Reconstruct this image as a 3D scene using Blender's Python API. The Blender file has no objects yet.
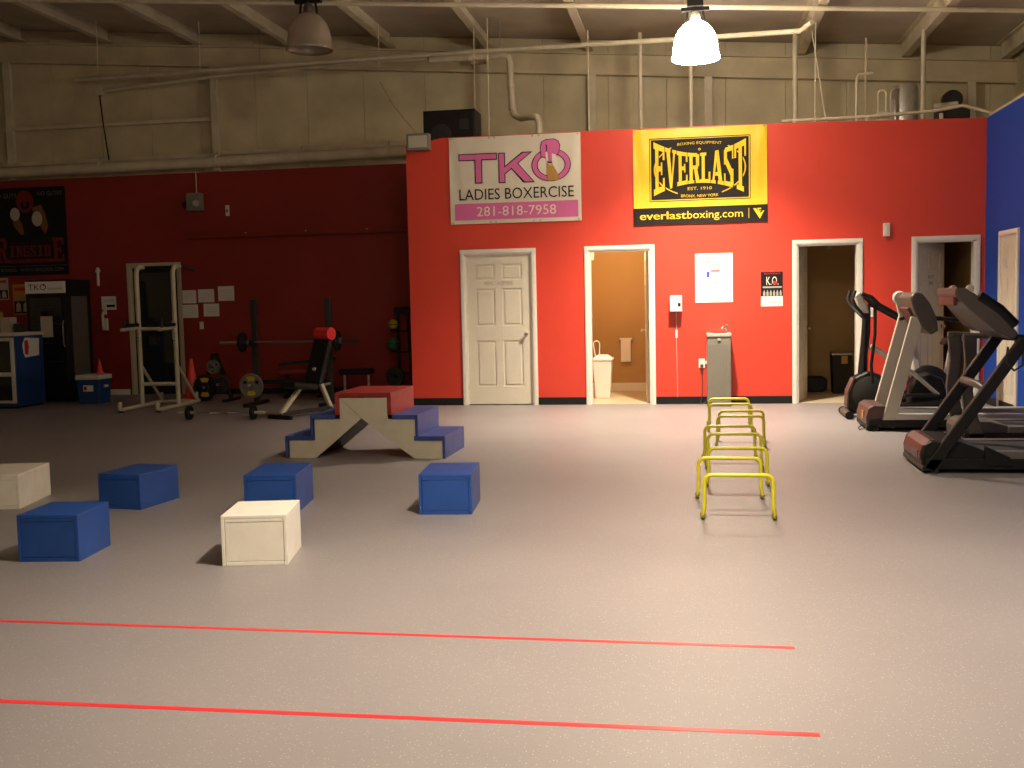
import bpy, bmesh, math, random
from mathutils import Vector, Matrix
random.seed(7)
S = bpy.context.scene
C = S.collection
PI = math.pi

# ------------------------------------------------------------------ camera
F_PX = 1080.0
YAW, PITCH, ROLL, CAM_H = 0.1671, 0.0785, -0.0219, 1.428
cam = bpy.data.cameras.new('camera')
cam.sensor_width = 36.0
cam.lens = F_PX / 1024.0 * 36.0
cam.clip_start = 0.05
cam.clip_end = 200
camo = bpy.data.objects.new('camera', cam)
C.objects.link(camo)
_f = Vector((-math.sin(YAW) * math.cos(PITCH), math.cos(YAW) * math.cos(PITCH), -math.sin(PITCH)))
_r0 = Vector((math.cos(YAW), math.sin(YAW), 0))
_u0 = _r0.cross(_f)
_r = _r0 * math.cos(ROLL) + _u0 * math.sin(ROLL)
_u = -_r0 * math.sin(ROLL) + _u0 * math.cos(ROLL)
M = Matrix((( _r.x, _u.x, -_f.x, 0), (_r.y, _u.y, -_f.y, 0), (_r.z, _u.z, -_f.z, CAM_H), (0, 0, 0, 1)))
camo.matrix_world = M
S.camera = camo

# ------------------------------------------------------------------ world, exposure
w = bpy.data.worlds.new('world')
S.world = w
w.use_nodes = True
bg = w.node_tree.nodes['Background']
bg.inputs[0].default_value = (1.0, 0.8, 0.55, 1)
bg.inputs[1].default_value = 0.012
S.view_settings.view_transform = 'Standard'
S.view_settings.look = 'None'
S.view_settings.gamma = 1
S.view_settings.use_curve_mapping = False
S.view_settings.exposure = 0.0

LAMP_COL = (1.0, 0.855, 0.67)
LAMP_W = 1950.0        # a fresh pendant bulb
SHADE_GLOW = 60.0      # radiance of a lit acrylic shade

# ------------------------------------------------------------------ pixel -> point (1024 x 768 frame)
def at(u, v, X=None, Y=None, Z=None):
    d = (_r * (u - 512) - _u * (v - 384)) / F_PX + _f
    if Z is not None: t = (Z - CAM_H) / d.z
    elif Y is not None: t = Y / d.y
    else: t = X / d.x
    return Vector((0, 0, CAM_H)) + d * t

# ------------------------------------------------------------------ materials
def mat(name, col, rough=0.5, metal=0.0, var=0.0, vscale=6.0, bump=0.0, bscale=60.0, spec=0.5,
        emit=0.0, ecol=None, trans=0.0, coat=0.0):
    m = bpy.data.materials.new(name)
    m.use_nodes = True
    nt = m.node_tree
    b = nt.nodes['Principled BSDF']
    b.inputs['Base Color'].default_value = (*col, 1)
    b.inputs['Roughness'].default_value = rough
    b.inputs['Metallic'].default_value = metal
    b.inputs['Specular IOR Level'].default_value = spec
    b.inputs['Transmission Weight'].default_value = trans
    b.inputs['Coat Weight'].default_value = coat
    if emit:
        b.inputs['Emission Color'].default_value = (*(ecol or col), 1)
        b.inputs['Emission Strength'].default_value = emit
    tc = nt.nodes.new('ShaderNodeTexCoord')
    if var:
        n = nt.nodes.new('ShaderNodeTexNoise')
        n.inputs['Scale'].default_value = vscale
        n.inputs['Detail'].default_value = 5
        nt.links.new(tc.outputs['Object'], n.inputs['Vector'])
        r = nt.nodes.new('ShaderNodeValToRGB')
        r.color_ramp.elements[0].position = 0.3
        r.color_ramp.elements[1].position = 0.7
        r.color_ramp.elements[0].color = (*[c * (1 - var) for c in col], 1)
        r.color_ramp.elements[1].color = (*[min(1, c * (1 + var)) for c in col], 1)
        nt.links.new(n.outputs['Fac'], r.inputs['Fac'])
        nt.links.new(r.outputs['Color'], b.inputs['Base Color'])
    if bump:
        n2 = nt.nodes.new('ShaderNodeTexNoise')
        n2.inputs['Scale'].default_value = bscale
        n2.inputs['Detail'].default_value = 4
        nt.links.new(tc.outputs['Object'], n2.inputs['Vector'])
        bp = nt.nodes.new('ShaderNodeBump')
        bp.inputs['Strength'].default_value = bump
        bp.inputs['Distance'].default_value = 0.01
        nt.links.new(n2.outputs['Fac'], bp.inputs['Height'])
        nt.links.new(bp.outputs['Normal'], b.inputs['Normal'])
    return m

def floor_mat():
    m = bpy.data.materials.new('speckled_grey_rubber')
    m.use_nodes = True
    nt = m.node_tree
    b = nt.nodes['Principled BSDF']
    tc = nt.nodes.new('ShaderNodeTexCoord')
    n = nt.nodes.new('ShaderNodeTexNoise'); n.inputs['Scale'].default_value = 0.7; n.inputs['Detail'].default_value = 4
    r = nt.nodes.new('ShaderNodeValToRGB')
    r.color_ramp.elements[0].position = 0.3; r.color_ramp.elements[0].color = (0.222, 0.202, 0.203, 1)
    r.color_ramp.elements[1].position = 0.7; r.color_ramp.elements[1].color = (0.258, 0.234, 0.235, 1)
    nt.links.new(tc.outputs['Object'], n.inputs['Vector']); nt.links.new(n.outputs['Fac'], r.inputs['Fac'])
    prev = r.outputs['Color']
    for sc, thr, colr in ((85.0, 0.24, (0.40, 0.375, 0.35, 1)), (110.0, 0.20, (0.13, 0.125, 0.125, 1))):
        v = nt.nodes.new('ShaderNodeTexVoronoi'); v.inputs['Scale'].default_value = sc
        nt.links.new(tc.outputs['Object'], v.inputs['Vector'])
        lt = nt.nodes.new('ShaderNodeMath'); lt.operation = 'LESS_THAN'; lt.inputs[1].default_value = thr
        nt.links.new(v.outputs['Distance'], lt.inputs[0])
        sep = nt.nodes.new('ShaderNodeSeparateColor')
        nt.links.new(v.outputs['Color'], sep.inputs[0])
        g = nt.nodes.new('ShaderNodeMath'); g.operation = 'GREATER_THAN'; g.inputs[1].default_value = 0.68
        nt.links.new(sep.outputs[0], g.inputs[0])
        mu = nt.nodes.new('ShaderNodeMath'); mu.operation = 'MULTIPLY'
        nt.links.new(lt.outputs[0], mu.inputs[0]); nt.links.new(g.outputs[0], mu.inputs[1])
        mx = nt.nodes.new('ShaderNodeMix'); mx.data_type = 'RGBA'
        nt.links.new(mu.outputs[0], mx.inputs['Factor'])
        nt.links.new(prev, mx.inputs['A']); mx.inputs['B'].default_value = colr
        prev = mx.outputs['Result']
    nt.links.new(prev, b.inputs['Base Color'])
    b.inputs['Roughness'].default_value = 0.46
    b.inputs['Specular IOR Level'].default_value = 0.45
    nb = nt.nodes.new('ShaderNodeTexNoise'); nb.inputs['Scale'].default_value = 160
    nt.links.new(tc.outputs['Object'], nb.inputs['Vector'])
    bp = nt.nodes.new('ShaderNodeBump'); bp.inputs['Strength'].default_value = 0.12; bp.inputs['Distance'].default_value = 0.004
    nt.links.new(nb.outputs['Fac'], bp.inputs['Height']); nt.links.new(bp.outputs['Normal'], b.inputs['Normal'])
    return m

MT = dict(
    floor=floor_mat(),
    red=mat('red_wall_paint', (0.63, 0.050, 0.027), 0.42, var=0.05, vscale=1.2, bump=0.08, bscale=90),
    red_shaded=mat('shaded_red_wall_paint', (0.27, 0.016, 0.010), 0.6, var=0.10, vscale=1.0, bump=0.06, bscale=70),  # partition red with the recess's dimness put into the colour
    blue_wall=mat('blue_wall_paint', (0.006, 0.058, 0.38), 0.6, spec=0.3, var=0.05, vscale=1.2, bump=0.06, bscale=90),
    beige=mat('beige_vinyl_insulation', (0.62, 0.53, 0.34), 0.6, var=0.13, vscale=2.2, bump=0.25, bscale=8),
    beige_steel=mat('beige_painted_steel', (0.66, 0.57, 0.41), 0.5, var=0.15, vscale=3.0),
    rusty=mat('rust_streaked_beige_steel', (0.60, 0.50, 0.32), 0.55, var=0.16, vscale=2.2),
    roof=mat('grey_roof_insulation', (0.54, 0.46, 0.36), 0.65, var=0.16, vscale=1.6, bump=0.3, bscale=6),
    pipe=mat('cream_painted_pipe', (0.64, 0.56, 0.40), 0.45, var=0.12, vscale=4.0),
    tan=mat('tan_wall_paint', (0.45, 0.28, 0.10), 0.6, var=0.04, vscale=2),
    cream_floor=mat('cream_vinyl_floor', (0.55, 0.45, 0.30), 0.35, var=0.05, vscale=4),
    white=mat('white_trim_paint', (0.78, 0.74, 0.66), 0.38, var=0.02, vscale=6),
    door=mat('cream_door_paint', (0.72, 0.66, 0.54), 0.42, var=0.03, vscale=5),
    cove=mat('black_vinyl_cove', (0.010, 0.009, 0.010), 0.5, spec=0.3),
    chrome=mat('chrome', (0.65, 0.63, 0.6), 0.22, metal=1.0),
    steel=mat('brushed_steel', (0.42, 0.41, 0.39), 0.35, metal=1.0),
    galv=mat('galvanised_steel', (0.55, 0.52, 0.46), 0.4, metal=0.6, var=0.15, vscale=9),
    black=mat('black_plastic', (0.006, 0.0055, 0.005), 0.5, spec=0.3, var=0.2, vscale=8),
    black_steel=mat('black_powder_coat', (0.008, 0.007, 0.006), 0.5, spec=0.3),
    charcoal=mat('charcoal_steel', (0.026, 0.025, 0.022), 0.5, spec=0.3),
    rubber=mat('black_rubber', (0.016, 0.016, 0.016), 0.7),
    belt=mat('running_belt', (0.035, 0.033, 0.032), 0.75, bump=0.2, bscale=200),
    grey=mat('grey_plastic', (0.075, 0.060, 0.047), 0.45, var=0.08),
    silver=mat('silver_plastic', (0.50, 0.47, 0.42), 0.35, metal=0.3),
    grey_rail=mat('grey_foot_rail', (0.12, 0.105, 0.09), 0.5),
    white_metal=mat('white_powder_coat', (0.48, 0.44, 0.36), 0.4),
    tm_red=mat('red_plastic_trim', (0.095, 0.016, 0.013), 0.45),
    tm_brown=mat('brown_plastic_hood', (0.075, 0.04, 0.032), 0.45),
    yellow=mat('yellow_pvc', (0.62, 0.55, 0.02), 0.35, var=0.04, vscale=20),
    box_white=mat('white_painted_plywood', (0.86, 0.82, 0.72), 0.5, var=0.05, vscale=9, bump=0.12, bscale=40),
    box_blue=mat('blue_painted_plywood', (0.011, 0.066, 0.30), 0.45, var=0.12, vscale=7, bump=0.10, bscale=40),
    step_blue=mat('blue_step_paint', (0.035, 0.070, 0.26), 0.45, var=0.14, vscale=8),
    step_red=mat('red_step_paint', (0.32, 0.030, 0.027), 0.45, var=0.12, vscale=8),
    stringer=mat('cream_painted_plywood', (0.62, 0.57, 0.44), 0.55, var=0.05, vscale=9, bump=0.1, bscale=40),
    wood=mat('raw_plywood', (0.42, 0.29, 0.16), 0.65, var=0.15, vscale=10),
    tape=mat('red_vinyl_tape', (0.78, 0.035, 0.045), 0.35, var=0.05, vscale=4),
    vinyl=mat('white_banner_vinyl', (0.70, 0.64, 0.52), 0.45, var=0.03, vscale=5),
    yellow_vinyl=mat('yellow_banner_vinyl', (0.85, 0.56, 0.02), 0.45, var=0.05, vscale=5),
    ink=mat('black_ink', (0.010, 0.008, 0.009), 0.65, spec=0.2),
    ink_brown=mat('dark_ink', (0.014, 0.011, 0.009), 0.65, spec=0.2),
    pink=mat('pink_ink', (0.66, 0.15, 0.36), 0.65, spec=0.2),
    white_ink=mat('white_ink', (0.76, 0.70, 0.60), 0.65, spec=0.2),
    yellow_ink=mat('yellow_ink', (0.85, 0.56, 0.03), 0.65, spec=0.2),
    skin_ink=mat('tan_ink', (0.45, 0.24, 0.06), 0.65, spec=0.2),
    red_ink=mat('red_ink', (0.50, 0.03, 0.03), 0.65, spec=0.2),
    blue_ink=mat('blue_ink', (0.08, 0.08, 0.45), 0.65, spec=0.2),
    dark_red_ink=mat('dark_red_ink', (0.20, 0.018, 0.016), 0.65, spec=0.2),
    dim_ink=mat('dim_grey_ink', (0.14, 0.125, 0.10), 0.65, spec=0.2),
    dark_skin_ink=mat('brown_ink', (0.20, 0.09, 0.03), 0.65, spec=0.2),
    grey_ink=mat('grey_ink', (0.36, 0.34, 0.31), 0.65, spec=0.2),
    pale_ink=mat('pale_brown_ink', (0.48, 0.42, 0.33), 0.65, spec=0.2),
    paper=mat('white_paper', (0.80, 0.77, 0.70), 0.6),
    poster_black=mat('black_poster_stock', (0.012, 0.011, 0.011), 0.65, spec=0.2),
    cream_metal=mat('cream_powder_coat', (0.52, 0.46, 0.32), 0.4),
    plate_grey=mat('grey_cast_iron', (0.16, 0.15, 0.13), 0.5, metal=0.3, var=0.1),
    plate_yellow=mat('yellow_plate_paint', (0.50, 0.33, 0.02), 0.5),
    cone=mat('orange_cone_plastic', (0.80, 0.06, 0.025), 0.45),
    cooler_blue=mat('blue_cooler_plastic', (0.008, 0.045, 0.16), 0.5),
    cooler_white=mat('white_cooler_plastic', (0.62, 0.58, 0.48), 0.5),
    glass_dark=mat('dark_glass', (0.012, 0.012, 0.011), 0.06, spec=0.6),
    fridge_side=mat('dull_grey_panel', (0.10, 0.085, 0.07), 0.4),
    red_pad=mat('red_vinyl_pad', (0.62, 0.02, 0.025), 0.4),
    ball_green=mat('green_ball_rubber', (0.03, 0.12, 0.06), 0.5),
    ball_yellow=mat('yellow_ball_rubber', (0.55, 0.36, 0.03), 0.5),
    acrylic_off=mat('unlit_acrylic_shade', (0.55, 0.46, 0.36), 0.10, trans=0.5, spec=0.7),
    acrylic_on=mat('glowing_acrylic_shade', (0.9, 0.85, 0.75), 0.3, emit=SHADE_GLOW, ecol=(1.0, 0.88, 0.70)),
    dome_on=mat('lit_dome_glass', (0.9, 0.85, 0.75), 0.3, emit=6.0, ecol=(1.0, 0.72, 0.38)),
    cream_plastic=mat('cream_plastic', (0.74, 0.70, 0.60), 0.4),
    vent_grey=mat('warm_grey_enamel', (0.20, 0.185, 0.15), 0.45),
)

# ------------------------------------------------------------------ mesh collector
class MB:
    def __init__(s): s.v = []; s.f = []
    def add(s, vs, fs):
        o = len(s.v); s.v += [tuple(p) for p in vs]; s.f += [tuple(i + o for i in f) for f in fs]; return s
    def box(s, x0, x1, y0, y1, z0, z1, m=None):
        vs = [(x, y, z) for x in (x0, x1) for y in (y0, y1) for z in (z0, z1)]
        if m is not None: vs = [m @ Vector(p) for p in vs]
        return s.add(vs, [(0, 1, 3, 2), (4, 6, 7, 5), (0, 4, 5, 1), (2, 3, 7, 6), (0, 2, 6, 4), (1, 5, 7, 3)])
    def beam(s, a, b, w, h, side=(0, 1, 0)):
        a = Vector(a); b = Vector(b); d = (b - a).normalized(); y = Vector(side); y = (y - d * y.dot(d)).normalized(); z = d.cross(y)
        vs = [p + y * (w / 2 * i) + z * (h / 2 * j) for p in (a, b) for i in (-1, 1) for j in (-1, 1)]
        return s.add(vs, [(0, 1, 3, 2), (4, 6, 7, 5), (0, 4, 5, 1), (2, 3, 7, 6), (0, 2, 6, 4), (1, 5, 7, 3)])
    def tube(s, pts, r, seg=10, cap=True):
        pts = [Vector(p) for p in pts]; n = len(pts)
        rs = r if isinstance(r, (list, tuple)) else [r] * n
        o = len(s.v); prev = None
        for i, p in enumerate(pts):
            d = (pts[min(i + 1, n - 1)] - pts[max(i - 1, 0)]).normalized()
            if prev is None:
                a = Vector((0, 0, 1)) if abs(d.z) < 0.9 else Vector((1, 0, 0))
                x = d.cross(a).normalized()
            else:
                x = (prev - d * prev.dot(d)).normalized()
            prev = x; y = d.cross(x)
            for k in range(seg):
                t = 2 * PI * k / seg
                s.v.append(tuple(p + (x * math.cos(t) + y * math.sin(t)) * rs[i]))
        for i in range(n - 1):
            for k in range(seg):
                a = o + i * seg + k; b = o + i * seg + (k + 1) % seg
                s.f.append((a, b, b + seg, a + seg))
        if cap:
            s.f.append(tuple(o + k for k in range(seg))[::-1]); s.f.append(tuple(o + (n - 1) * seg + k for k in range(seg)))
        return s
    def lathe(s, prof, c=(0, 0, 0), seg=24, axis='z'):
        o = len(s.v)
        for r, h in prof:
            for k in range(seg):
                t = 2 * PI * k / seg; a = r * math.cos(t); b = r * math.sin(t)
                p = (a, b, h) if axis == 'z' else ((a, h, b) if axis == 'y' else (h, a, b))
                s.v.append((p[0] + c[0], p[1] + c[1], p[2] + c[2]))
        for i in range(len(prof) - 1):
            for k in range(seg):
                a = o + i * seg + k; b = o + i * seg + (k + 1) % seg
                s.f.append((a, b, b + seg, a + seg))
        if prof[0][0] > 1e-6: s.f.append(tuple(o + k for k in range(seg))[::-1])
        if prof[-1][0] > 1e-6: s.f.append(tuple(o + (len(prof) - 1) * seg + k for k in range(seg)))
        return s
    def prism(s, poly, a, b, plane='xz'):
        n = len(poly)
        def P(q, h): return (q[0], h, q[1]) if plane == 'xz' else ((h, q[0], q[1]) if plane == 'yz' else (q[0], q[1], h))
        vs = [P(q, a) for q in poly] + [P(q, b) for q in poly]
        fs = [tuple(range(n)), tuple(range(n, 2 * n))[::-1]] + [(i, n + i, n + (i + 1) % n, (i + 1) % n) for i in range(n)]
        return s.add(vs, fs)
    def build(s, name, m, parent=None, smooth=False, bevel=0.0, seg=2, loc=None, rz=0.0, rot=None, smooth_angle=40):
        me = bpy.data.meshes.new(name)
        me.from_pydata(s.v, [], s.f)
        bm = bmesh.new(); bm.from_mesh(me)
        bmesh.ops.remove_doubles(bm, verts=bm.verts, dist=1e-6)
        bmesh.ops.recalc_face_normals(bm, faces=bm.faces)
        bm.to_mesh(me); bm.free()
        me.materials.append(MT[m] if isinstance(m, str) else m)
        if smooth:
            for p in me.polygons: p.use_smooth = True
            try: me.set_sharp_from_angle(angle=math.radians(smooth_angle))
            except Exception: pass
        o = bpy.data.objects.new(name, me)
        C.objects.link(o)
        if loc is not None: o.location = loc
        if rot is not None: o.rotation_euler = rot
        elif rz: o.rotation_euler = (0, 0, rz)
        if parent is not None: o.parent = parent
        if bevel:
            b = o.modifiers.new('bevel', 'BEVEL'); b.width = bevel; b.segments = seg; b.limit_method = 'ANGLE'
        return o

def tag(o, label, cat, group=None):
    o['label'] = label; o['category'] = cat
    if group: o['group'] = group
    return o
def thing(name, label, cat, loc=(0, 0, 0), rz=0.0, group=None):
    o = bpy.data.objects.new(name, None); C.objects.link(o)
    o.empty_display_size = 0.1
    o.location = loc; o.rotation_euler = (0, 0, rz)
    return tag(o, label, cat, group)
def struct(o):
    o['kind'] = 'structure'; return o
def sroot(name, loc=(0, 0, 0)):
    o = bpy.data.objects.new(name, None); C.objects.link(o); o.location = loc; o.empty_display_size = 0.1
    return struct(o)
def dup(root, loc, rz, label):
    r = root.copy(); C.objects.link(r); r.location = loc; r.rotation_euler = (0, 0, rz); r['label'] = label
    for ch in list(root.children):
        c = ch.copy(); C.objects.link(c); c.parent = r
        for g in list(ch.children):
            d = g.copy(); C.objects.link(d); d.parent = c
    return r
def rrect(x0, x1, z0, z1, r, n=4):
    out = []
    for cx, cz, a0 in ((x1 - r, z1 - r, 0), (x0 + r, z1 - r, 90), (x0 + r, z0 + r, 180), (x1 - r, z0 + r, 270)):
        for k in range(n + 1):
            a = math.radians(a0 + 90 * k / n); out.append((cx + r * math.cos(a), cz + r * math.sin(a)))
    return out
def arc_pts(c, r, a0, a1, n, u=Vector((1, 0, 0)), v=Vector((0, 0, 1))):
    c = Vector(c)
    return [c + u * (r * math.cos(math.radians(a0 + (a1 - a0) * k / n))) + v * (r * math.sin(math.radians(a0 + (a1 - a0) * k / n))) for k in range(n + 1)]

# ------------------------------------------------------------------ lettering
_tc = {}
def text_mesh(body):
    if body in _tc: return _tc[body]
    cu = bpy.data.curves.new('t', 'FONT'); cu.body = body; cu.resolution_u = 3
    ob = bpy.data.objects.new('t', cu); C.objects.link(ob)
    dg = bpy.context.evaluated_depsgraph_get()
    me = bpy.data.meshes.new_from_object(ob.evaluated_get(dg))
    vs = [(v.co.x, v.co.y) for v in me.vertices]; fs = [tuple(p.vertices) for p in me.polygons]
    bpy.data.objects.remove(ob); bpy.data.curves.remove(cu); bpy.data.meshes.remove(me)
    x0 = min(v[0] for v in vs); x1 = max(v[0] for v in vs); y0 = min(v[1] for v in vs); y1 = max(v[1] for v in vs)
    vs = [((x - x0) / (x1 - x0), (y - y0) / (y1 - y0)) for x, y in vs]
    _tc[body] = (vs, fs)
    return _tc[body]
def R(x0, x1, y0, y1): return [(x0, y0), (x1, y0), (x1, y1), (x0, y1)]
SLAB = {
 'E': [R(.15,.44,0,1), R(0,1,.88,1), R(0,1,0,.12), R(.4,.74,.45,.56), R(.84,1,.70,1), R(.84,1,0,.30), R(.66,.79,.37,.64)],
 'V': [[(.08,1),(.40,1),(.57,.30),(.57,0),(.42,0)], [(.74,1),(.90,1),(.60,0),(.50,0),(.55,.22)], R(0,.48,.91,1), R(.64,1,.91,1)],
 'R': [R(.12,.40,0,1), R(0,.80,.88,1), R(.68,.96,.56,.95), R(.38,.86,.47,.59), [(.48,.50),(.78,.50),(1.0,0),(.70,0)], R(0,.52,0,.10), R(.66,1.06,0,.10)],
 'L': [R(.15,.45,0,1), R(0,.60,.90,1), R(0,1,0,.12), R(.82,1,0,.36)],
 'A': [[(.36,1),(.64,1),(.96,0),(.66,0)], [(.36,1),(.46,.72),(.26,0),(.10,0)], R(.22,.76,.24,.35), R(0,.38,0,.10), R(.56,1.05,0,.10)],
 'S': [R(.14,.86,.88,1), R(.04,.33,.56,.95), [(.04,.66),(.33,.72),(.96,.36),(.67,.28)], R(.67,.96,.05,.44), R(.14,.86,0,.12), R(.82,.96,.68,1), R(.04,.18,0,.32)],
 'T': [R(.36,.65,0,1), R(0,1,.88,1), R(0,.15,.68,1), R(.85,1,.68,1), R(.2,.8,0,.10)],
 'I': [R(.28,.72,0,1), R(.08,.92,.89,1), R(.08,.92,0,.11)],
 'N': [R(.12,.32,0,1), R(.72,.92,0,1), [(.10,1),(.38,1),(.92,0),(.66,0)], R(0,.36,.9,1), R(.62,1,.9,1), R(0,.42,0,.1)],
 'G': [R(.05,.33,.08,.92), R(.15,.92,.88,1), R(.15,.92,0,.12), R(.80,.94,.66,1), R(.68,.94,0,.48), R(.5,1,.40,.50)],
 'D': [R(.12,.40,0,1), R(0,.82,.88,1), R(0,.82,0,.12), R(.68,.96,.08,.92)],
}
def slab_word(word, widths=None, gap=0.10):
    vs = []; fs = []; x = 0.0; n = 6
    for i, ch in enumerate(word):
        wd = (widths[i] if widths else 1.0)
        for poly in SLAB[ch]:
            # subdivide quads vertically so that the word can be warped
            o = len(vs); vs += [(x + p[0] * wd, p[1]) for p in poly]; fs.append(tuple(range(o, o + len(poly))))
        x += wd + gap
    x -= gap
    return [(a / x, b) for a, b in vs], fs

def ring2(cx, cz, rx, rz, t, a0=0, a1=360, n=40):
    vs = []; fs = []
    for k in range(n + 1):
        a = math.radians(a0 + (a1 - a0) * k / n)
        vs += [(cx + rx * math.cos(a), cz + rz * math.sin(a)), (cx + (rx - t) * math.cos(a), cz + (rz - t) * math.sin(a))]
    for k in range(n): fs.append((2 * k, 2 * k + 1, 2 * k + 3, 2 * k + 2))
    return vs, fs
class Sheet:
    """a flat printed sheet in a local (x, z) plane facing -y; print() lays flat ink on it"""
    def __init__(s, root, W, H, disp=None):
        s.root = root; s.W = W; s.H = H; s.disp = disp or (lambda u, v: 0.0)
    def pt(s, u, v, lift=0.0):
        return ((u - 0.5) * s.W, -s.disp(u, v) - lift, v * s.H)
    def base(s, name, m, nx=2, nz=2, thick=0.003):
        mb = MB(); vs = []
        for L in (0, 1):
            for j in range(nz + 1):
                for i in range(nx + 1):
                    p = s.pt(i / nx, j / nz, 0.0 if L == 0 else -thick); vs.append(p)
        n1 = (nx + 1) * (nz + 1); fs = []
        for j in range(nz):
            for i in range(nx):
                a = j * (nx + 1) + i; fs.append((a, a + 1, a + nx + 2, a + nx + 1)); fs.append((n1 + a, n1 + a + nx + 1, n1 + a + nx + 2, n1 + a + 1))
        bord = [i for i in range(nx + 1)] + [(nx + 1) * j + nx for j in range(1, nz + 1)] + [(nx + 1) * nz + i for i in range(nx - 1, -1, -1)] + [(nx + 1) * j for j in range(nz - 1, 0, -1)]
        for k in range(len(bord)):
            a = bord[k]; b = bord[(k + 1) % len(bord)]; fs.append((a, n1 + a, n1 + b, b))
        mb.add(vs, fs)
        return mb.build(name, m, s.root, smooth=True)
    def ink(s, name, m, vs, fs, lift=0.004, parent=None):
        mb = MB(); mb.add([s.pt(u, v, lift) for u, v in vs], fs)
        o = mb.build(name, m, parent or s.root)
        return o
    def rect(s, name, m, u0, u1, v0, v1, lift=0.004, n=8, nv=1):
        vs = []; fs = []
        if nv > 1:
            vs = [(u0 + (u1 - u0) * i / n, v0 + (v1 - v0) * j / nv) for j in range(nv + 1) for i in range(n + 1)]
            fs = [(j * (n + 1) + i, j * (n + 1) + i + 1, (j + 1) * (n + 1) + i + 1, (j + 1) * (n + 1) + i) for j in range(nv) for i in range(n)]
            return s.ink(name, m, vs, fs, lift)
        for k in range(n + 1):
            u = u0 + (u1 - u0) * k / n; vs += [(u, v0), (u, v1)]
        for k in range(n): fs.append((2 * k, 2 * k + 2, 2 * k + 3, 2 * k + 1))
        return s.ink(name, m, vs, fs, lift)
    def text(s, body, m, u0, u1, v0, v1, lift=0.006, name='lettering', warp=None, parent=None):
        vs, fs = text_mesh(body)
        vs = [(u0 + (u1 - u0) * a, v0 + (v1 - v0) * b) for a, b in vs]
        if warp: vs = [warp(*q) for q in vs]
        return s.ink(name, m, vs, fs, lift, parent)
    def poly(s, name, m, pts, lift=0.006):
        return s.ink(name, m, pts, [tuple(range(len(pts)))], lift)

# ================================================================== SETTING
YW = 14.336       # face of the red partition
YB = 16.50        # face of the building's end wall
XL, XR = -3.80, 3.60
def zraf(x): return 4.63 - 0.075 * x      # underside of the end rafter
def zpur(x): return 4.97 - 0.075 * x      # underside of the purlins
def zroof(x): return 5.17 - 0.075 * x

struct(MB().box(-13, 4.5, -4, 17.0, -0.1, 0).build('floor', 'floor'))
# roof sheet and its purlins
ce = struct(MB().add([(-13, -4, zroof(-13)), (4.5, -4, zroof(4.5)), (4.5, 16.8, zroof(4.5)), (-13, 16.8, zroof(-13)),
                      (-13, -4, zroof(-13) + .08), (4.5, -4, zroof(4.5) + .08), (4.5, 16.8, zroof(4.5) + .08), (-13, 16.8, zroof(-13) + .08)],
                     [(0, 1, 2, 3), (7, 6, 5, 4), (0, 4, 5, 1), (1, 5, 6, 2), (2, 6, 7, 3), (3, 7, 4, 0)]).build('ceiling', 'roof'))
for x in (-12.25, -10.73, -9.21, -7.69, -6.17, -4.55, -3.03, -1.53, -0.01, 1.52, 2.97, 4.3):
    z = zpur(x)
    mb = MB(); mb.box(x - .012, x + .012, -4, 16.38, z + .008, z + .2)
    mb.box(x - .012, x + .10, -4, 16.38, z - .012, z + .008)
    mb.box(x - .075, x - .013, -4, 16.38, z + .18, z + .199)
    mb.build('purlin', 'beige_steel', ce)
# end wall of the building: backing, insulation panels, rafter, columns, girts
def sloped_box(mb, x0, x1, y0, y1, z0, off):
    vs = [(x0, y0, z0), (x1, y0, z0), (x1, y1, z0), (x0, y1, z0), (x0, y0, zroof(x0) + off), (x1, y0, zroof(x1) + off), (x1, y1, zroof(x1) + off), (x0, y1, zroof(x0) + off)]
    return mb.add(vs, [(0, 1, 2, 3), (7, 6, 5, 4), (0, 4, 5, 1), (1, 5, 6, 2), (2, 6, 7, 3), (3, 7, 4, 0)])
wb = struct(sloped_box(MB(), -13, 4.5, YB + .06, YB + .18, 0, 0).build('wall_back', 'beige'))
x = -13.0
while x < 4.4:
    x1 = min(x + random.choice((0.86, 0.92, 0.98)), 4.5)
    d = random.uniform(0, .012)
    o = sloped_box(MB(), x + .002, x1 - .002, YB - d, YB + .06, 3.40, -.01).build('insulation_panel', 'beige', wb, bevel=.004)
    x = x1
def rafbox(mb, x0, x1, y0, y1, a, b):
    vs = [(x0, y0, zraf(x0) + a), (x1, y0, zraf(x1) + a), (x1, y1, zraf(x1) + a), (x0, y1, zraf(x0) + a), (x0, y0, zraf(x0) + b), (x1, y0, zraf(x1) + b), (x1, y1, zraf(x1) + b), (x0, y1, zraf(x0) + b)]
    return mb.add(vs, [(0, 1, 2, 3), (7, 6, 5, 4), (0, 4, 5, 1), (1, 5, 6, 2), (2, 6, 7, 3), (3, 7, 4, 0)])
mb = MB(); rafbox(mb, -13, 4.5, 16.40, 16.46, .02, .30); rafbox(mb, -13, 4.5, 16.33, 16.46, -.01, .02); rafbox(mb, -13, 4.5, 16.33, 16.46, .29, .31)
mb.build('rafter', 'rusty', wb)
for x in (-11.0, -7.43, -1.45, 0.25, 3.9):
    mb = MB(); mb.box(x - .055, x + .055, 16.34, 16.37, 3.56, zraf(x)); mb.box(x - .012, x + .012, 16.37, 16.485, 3.56, zraf(x))
    mb.build('column', 'beige_steel', wb)
for x0, x1, z in ((-13, -7.5, 4.40), (-13, -7.5, 3.83), (-7.36, -3.75, 3.86)):
    mb = MB(); mb.box(x0, x1, 16.40, 16.485, z - .01, z + .01); mb.box(x0, x1, 16.395, 16.405, z - .05, z + .01)
    mb.build('girt', 'beige_steel', wb)
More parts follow.
